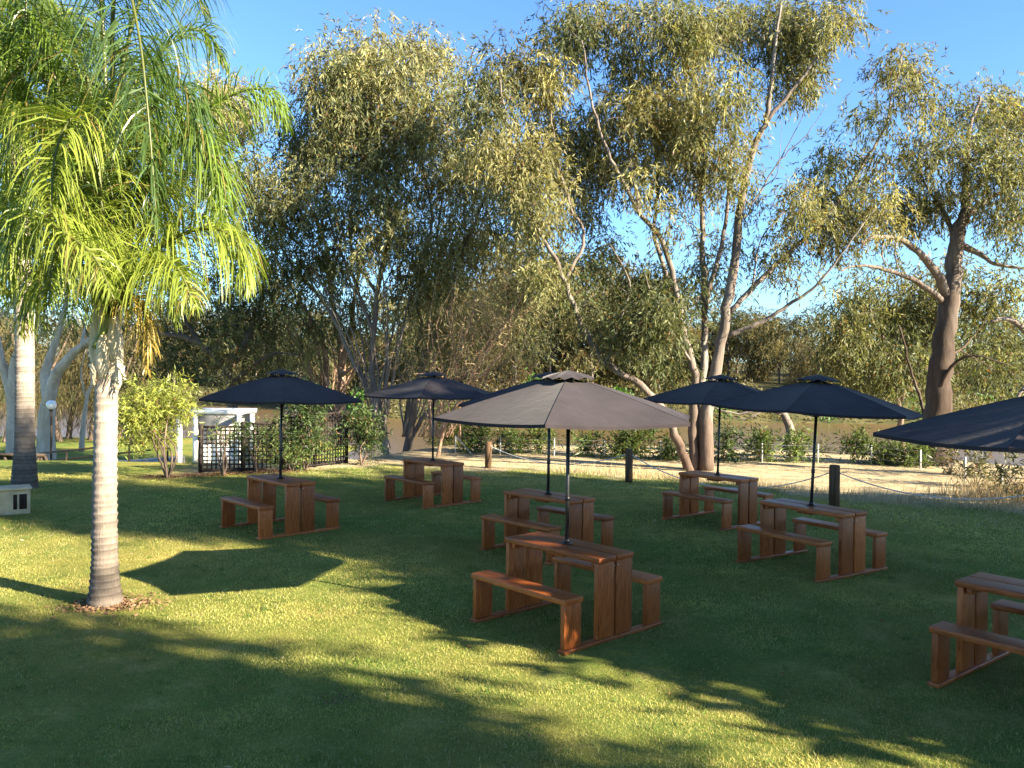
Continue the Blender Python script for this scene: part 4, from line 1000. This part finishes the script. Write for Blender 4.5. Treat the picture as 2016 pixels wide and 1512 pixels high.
# ------------------------------------------------------------------ footbridge, railing, lamp, wall at left
D = 26.5
z_d = -.98
a = PX(60, 925, D); e = PX(345, 905, D)
root = thing('footbridge', (0, 0, 0), 'concrete footbridge deck with thin rusty handrail at left', 'footbridge')
b = MB(); b.bar((a[0], a[1], z_d), (e[0], e[1], z_d + .40), 1.6, .24); b.build('deck', M['concrete'], root, bevel=.02)
for x in (-12.6, -11.6, -10.9):
    b = MB(); b.box((x, D, (z_d - 1.9) / 2), (.22, .9, 1.0)); b.build('pier', M['concrete'], root)
ra, re_ = PX(78, 893, D - .7), PX(330, 866, D - .7)
for dz in (0, -.26):
    b = MB(); b.tube([ra + (0, 0, dz), re_ + (0, 0, dz)], .03, 8); b.build('handrail', M['rusty_rail'], root, smooth=True)
for f in (0.0, .21, .43, .70, 1.0):
    p = ra + (re_ - ra) * f; b = MB(); b.tube([p - (0, 0, .62 + .05 * f), p], .03, 8); b.build('rail_post', M['rusty_rail'], root, smooth=True)
root = thing('timber_trestle', (0, 0, 0), 'dark timber trestle rail at the left edge behind the tall palm', 'trestle')
D = 22.2
b = MB(); b.bar(PX(-40, 894, D), PX(88, 896, D), .14, .07); b.build('top_rail', M['dark_timber'], root)
for (x0, y0, x1, y1) in ((88, 898, 106, 925), (82, 898, 80, 925), (78, 898, 62, 925), (10, 896, 12, 930)):
    b = MB(); b.bar(PX(x0, y0, D), PX(x1, y1, D) - (0, 0, .25), .07, .07); b.build('strut', M['dark_timber'], root)
b = MB(); b.bar(PX(-40, 912, D + .1), PX(64, 912, D + .1), .06, .5); b.build('side_board', M['dark_timber'], root)
D = 28
lp = PX(101, 797, D); zb = gz(lp[0], lp[1])
root = thing('globe_lamp', (lp[0], lp[1], zb), 'white globe lamp on a thin dark post at left', 'lamp')
b = MB(); b.tube([(0, 0, 0), (0, 0, lp[2] - zb - .14)], .035, 10); b.build('lamp_post', M['dark_timber'], root, smooth=True)
b = MB(); th = np.linspace(0, PI, 17); b.tube(np.stack([0 * th, 0 * th, lp[2] - zb - .165 * np.cos(th)], 1), np.maximum(.165 * np.sin(th), .002), 20); b.build('globe', M['globe'], root, smooth=True)
b = MB(); b.tube([(0, 0, lp[2] - zb - .22), (0, 0, lp[2] - zb - .15)], [.05, .08], 12); b.build('collar', M['dark_timber'], root, smooth=True)
# limestone garden wall
root = thing('garden_wall', (0, 0, 0), 'low cream limestone garden wall with dark slots at the left edge', 'wall')
a = onground(-130, 1022); e = onground(58, 1008)
dv = (e - a) / np.linalg.norm(e - a); nv = np.array((dv[1], -dv[0], 0)); nv = nv if nv[1] < 0 else -nv
b = MB(); b.bar(a + (0, 0, .19), e + (0, 0, .19), .42, .40); b.build('wall_block', M['limestone'], root, bevel=.02)
b = MB(); b.bar(a + (0, 0, .408), e + dv * .02 + (0, 0, .408), .48, .035); b.build('coping', M['limestone'], root, bevel=.008)
for f in (.985, .945, .88, .56, .3):
    b = MB(); p = a + (e - a) * f - dv * .06 + nv * .205; b.box(p + (0, 0, .2), (.055, .02, .24), rot=math.atan2(dv[1], dv[0])); b.build('slot', M['dark_gap'], root)

# ------------------------------------------------------------------ mulch, grass, litter
def scatter(mb, xy, hmin, hmax, wmin, wmax, cols, lean=.5):
    n = len(xy); z = terrain(xy[:, 0], xy[:, 1]) - .004
    p = np.column_stack([xy, z]); h = rng.uniform(hmin, hmax, n)[:, None]; w = rng.uniform(wmin, wmax, n)[:, None]
    a = rng.uniform(0, 2 * PI, n); s = np.stack([np.cos(a), np.sin(a), 0 * a], 1)
    t = np.column_stack([rng.normal(size=(n, 2)) * lean, np.ones(n)]); t = unit(t)
    V = np.stack([p - s * w / 2, p + s * w / 2, p + t * h], 1)
    mb.add(V.reshape(-1, 3), np.arange(3 * n).reshape(n, 3), np.repeat(cols, 3, 0))
_pw = [(rng.normal(size=2) * f, rng.uniform(0, 6.28), 1 / f ** .6) for f in (.5, .5, .9, .9, 1.6, 1.6, 3, 3, 5, 5, 8, 8)]
def patchy(xy):
    v = sum(a * np.sin(xy @ w + p) for w, p, a in _pw) / sum(a for *_, a in _pw)
    return np.clip(.5 + 1.5 * v, 0, 1)[:, None]
def lawn_pts(n, y0, y1, power=1.0):
    y = y0 + (y1 - y0) * rng.uniform(0, 1, n) ** power
    x = rng.uniform(-1, 1, n) * (y * .68 + 1.2)
    e_ = np.interp(x, LAWN[:, 0], LAWN[:, 1])
    ok = y < e_ + .3 * np.sin(x * 2) ; return np.column_stack([x, y])[ok]
m = MB()
for n, y0, y1, h0, h1, w0, w1 in ((210000, 4.0, 7.5, .016, .034, .003, .006), (170000, 7.5, 12, .018, .036, .005, .009), (110000, 12, 22, .02, .042, .008, .016)):
    xy = lawn_pts(n, y0, y1)
    k = len(xy); w = rng.uniform(0, 1, (k, 1))
    patch = patchy(xy)
    c = (np.array((.15, .205, .042)) + w * np.array((.20, .16, .055)) + patch * np.array((.20, .11, .055))) * (.62 + .75 * patchy(xy[:, ::-1] * 1.7))
    dryb = rng.uniform(size=k) < .10; c[dryb] = (.46, .39, .20)
    scatter(m, xy, h0, h1, w0, w1, c, .75)
tc = lawn_pts(1500, 4.2, 13)
for T_ in TABLES:
    tp_ = G(T_[0][0], T_[0][1], TZ)[:2]; a_ = math.radians(T_[1])
    q_ = np.stack([rng.uniform(-.75, .75, 60), rng.choice([-.54, -.12, .12, .54], 60) + rng.normal(size=60) * .12], 1)
    tc = np.vstack([tc, tp_ + q_ @ np.array([[math.cos(a_), math.sin(a_)], [-math.sin(a_), math.cos(a_)]])])
xy = np.repeat(tc, 13, 0) + rng.normal(size=(len(tc) * 13, 2)) * .022
cz = np.repeat(np.array((.10, .17, .035)) * rng.uniform(.6, 1.3, (len(tc), 1)) + (rng.uniform(size=(len(tc), 1)) < .3) * np.array((.16, .10, .05)), 13, 0)
scatter(m, xy, .025, .06, .004, .009, cz, .6)
tag(m.build('grass', M['grass']), 'short mown turf covering the lawn', 'grass', kind='stuff')
m = MB(); n = 60000
xx = rng.uniform(-5, 16, n); e_ = np.interp(xx, LAWN[:, 0], LAWN[:, 1]); yy = e_ + rng.uniform(-.3, 1, n) ** 1.0 * 8
ok = (yy < np.interp(xx, CREST[:, 0], CREST[:, 1]) + 5); xy = np.column_stack([xx, yy])[ok]
c = np.array((.52, .43, .27)) * rng.uniform(.55, 1.2, (len(xy), 1))
scatter(m, xy, .012, .04, .008, .018, c, .9)
xx = rng.uniform(1, 14, 6000); xy = np.column_stack([xx, np.interp(xx, LAWN[:, 0], LAWN[:, 1]) + rng.normal(.3, .35, 6000)])
scatter(m, xy, .08, .26, .006, .014, np.array((.46, .37, .2)) * rng.uniform(.6, 1.2, (6000, 1)), .35)
ce = onground(2005, 985); xy = ce[:2] + rng.normal(size=(1500, 2)) * (.7, .5)
scatter(m, xy, .2, .55, .008, .016, np.array((.44, .33, .17)) * rng.uniform(.6, 1.2, (1500, 1)), .3)
tag(m.build('dry_grass', M['dry']), 'straw coloured dry grass on the strip beyond the lawn', 'dry grass', kind='stuff')
# bark mulch at palm foot and along the shrubs, fallen leaves
m = MB()
def chips(mb, c, sx, sy, n, col, s0=.02, s1=.06):
    xy = np.asarray(c)[:2] + rng.normal(size=(n, 2)) * (sx, sy); z = terrain(xy[:, 0], xy[:, 1]) + rng.uniform(.006, .03, n)
    ax = rng.normal(size=(n, 3)); ax[:, 2] *= .25
    leaf_quads(mb, np.column_stack([xy, z]), ax, rng.uniform(s0, s1, n), rng.uniform(s0 * .5, s1 * .5, n), np.asarray(col) * rng.uniform(.5, 1.4, (n, 1)))
chips(m, G(655, 1380), .1, .07, 90, (.17, .10, .07), .012, .03)
chips(m, pb + (.05, -.03, 0), .19, .15, 1100, (.20, .12, .07))
for k in range(40): chips(m, G(300 + k * 7, 942 - k * .35), .3, .16, 60, (.15, .085, .05))
tag(m.build('mulch', M['dry']), 'brown bark mulch round the palm and under the shrubs', 'mulch', kind='stuff')
m = MB()
xy = lawn_pts(170, 4.3, 18); z = terrain(xy[:, 0], xy[:, 1]) + .03; n = len(xy)
ax = rng.normal(size=(n, 3)); ax[:, 2] *= .15
cc = np.where((rng.uniform(size=n) < .5)[:, None], np.array((.45, .38, .26)), np.array((.20, .10, .05)))
leaf_quads(m, np.column_stack([xy, z]), ax, rng.uniform(.03, .07, n), rng.uniform(.012, .022, n), cc)
tag(m.build('fallen_leaves', M['dry']), 'scattered fallen leaves on the lawn', 'leaves', kind='stuff')
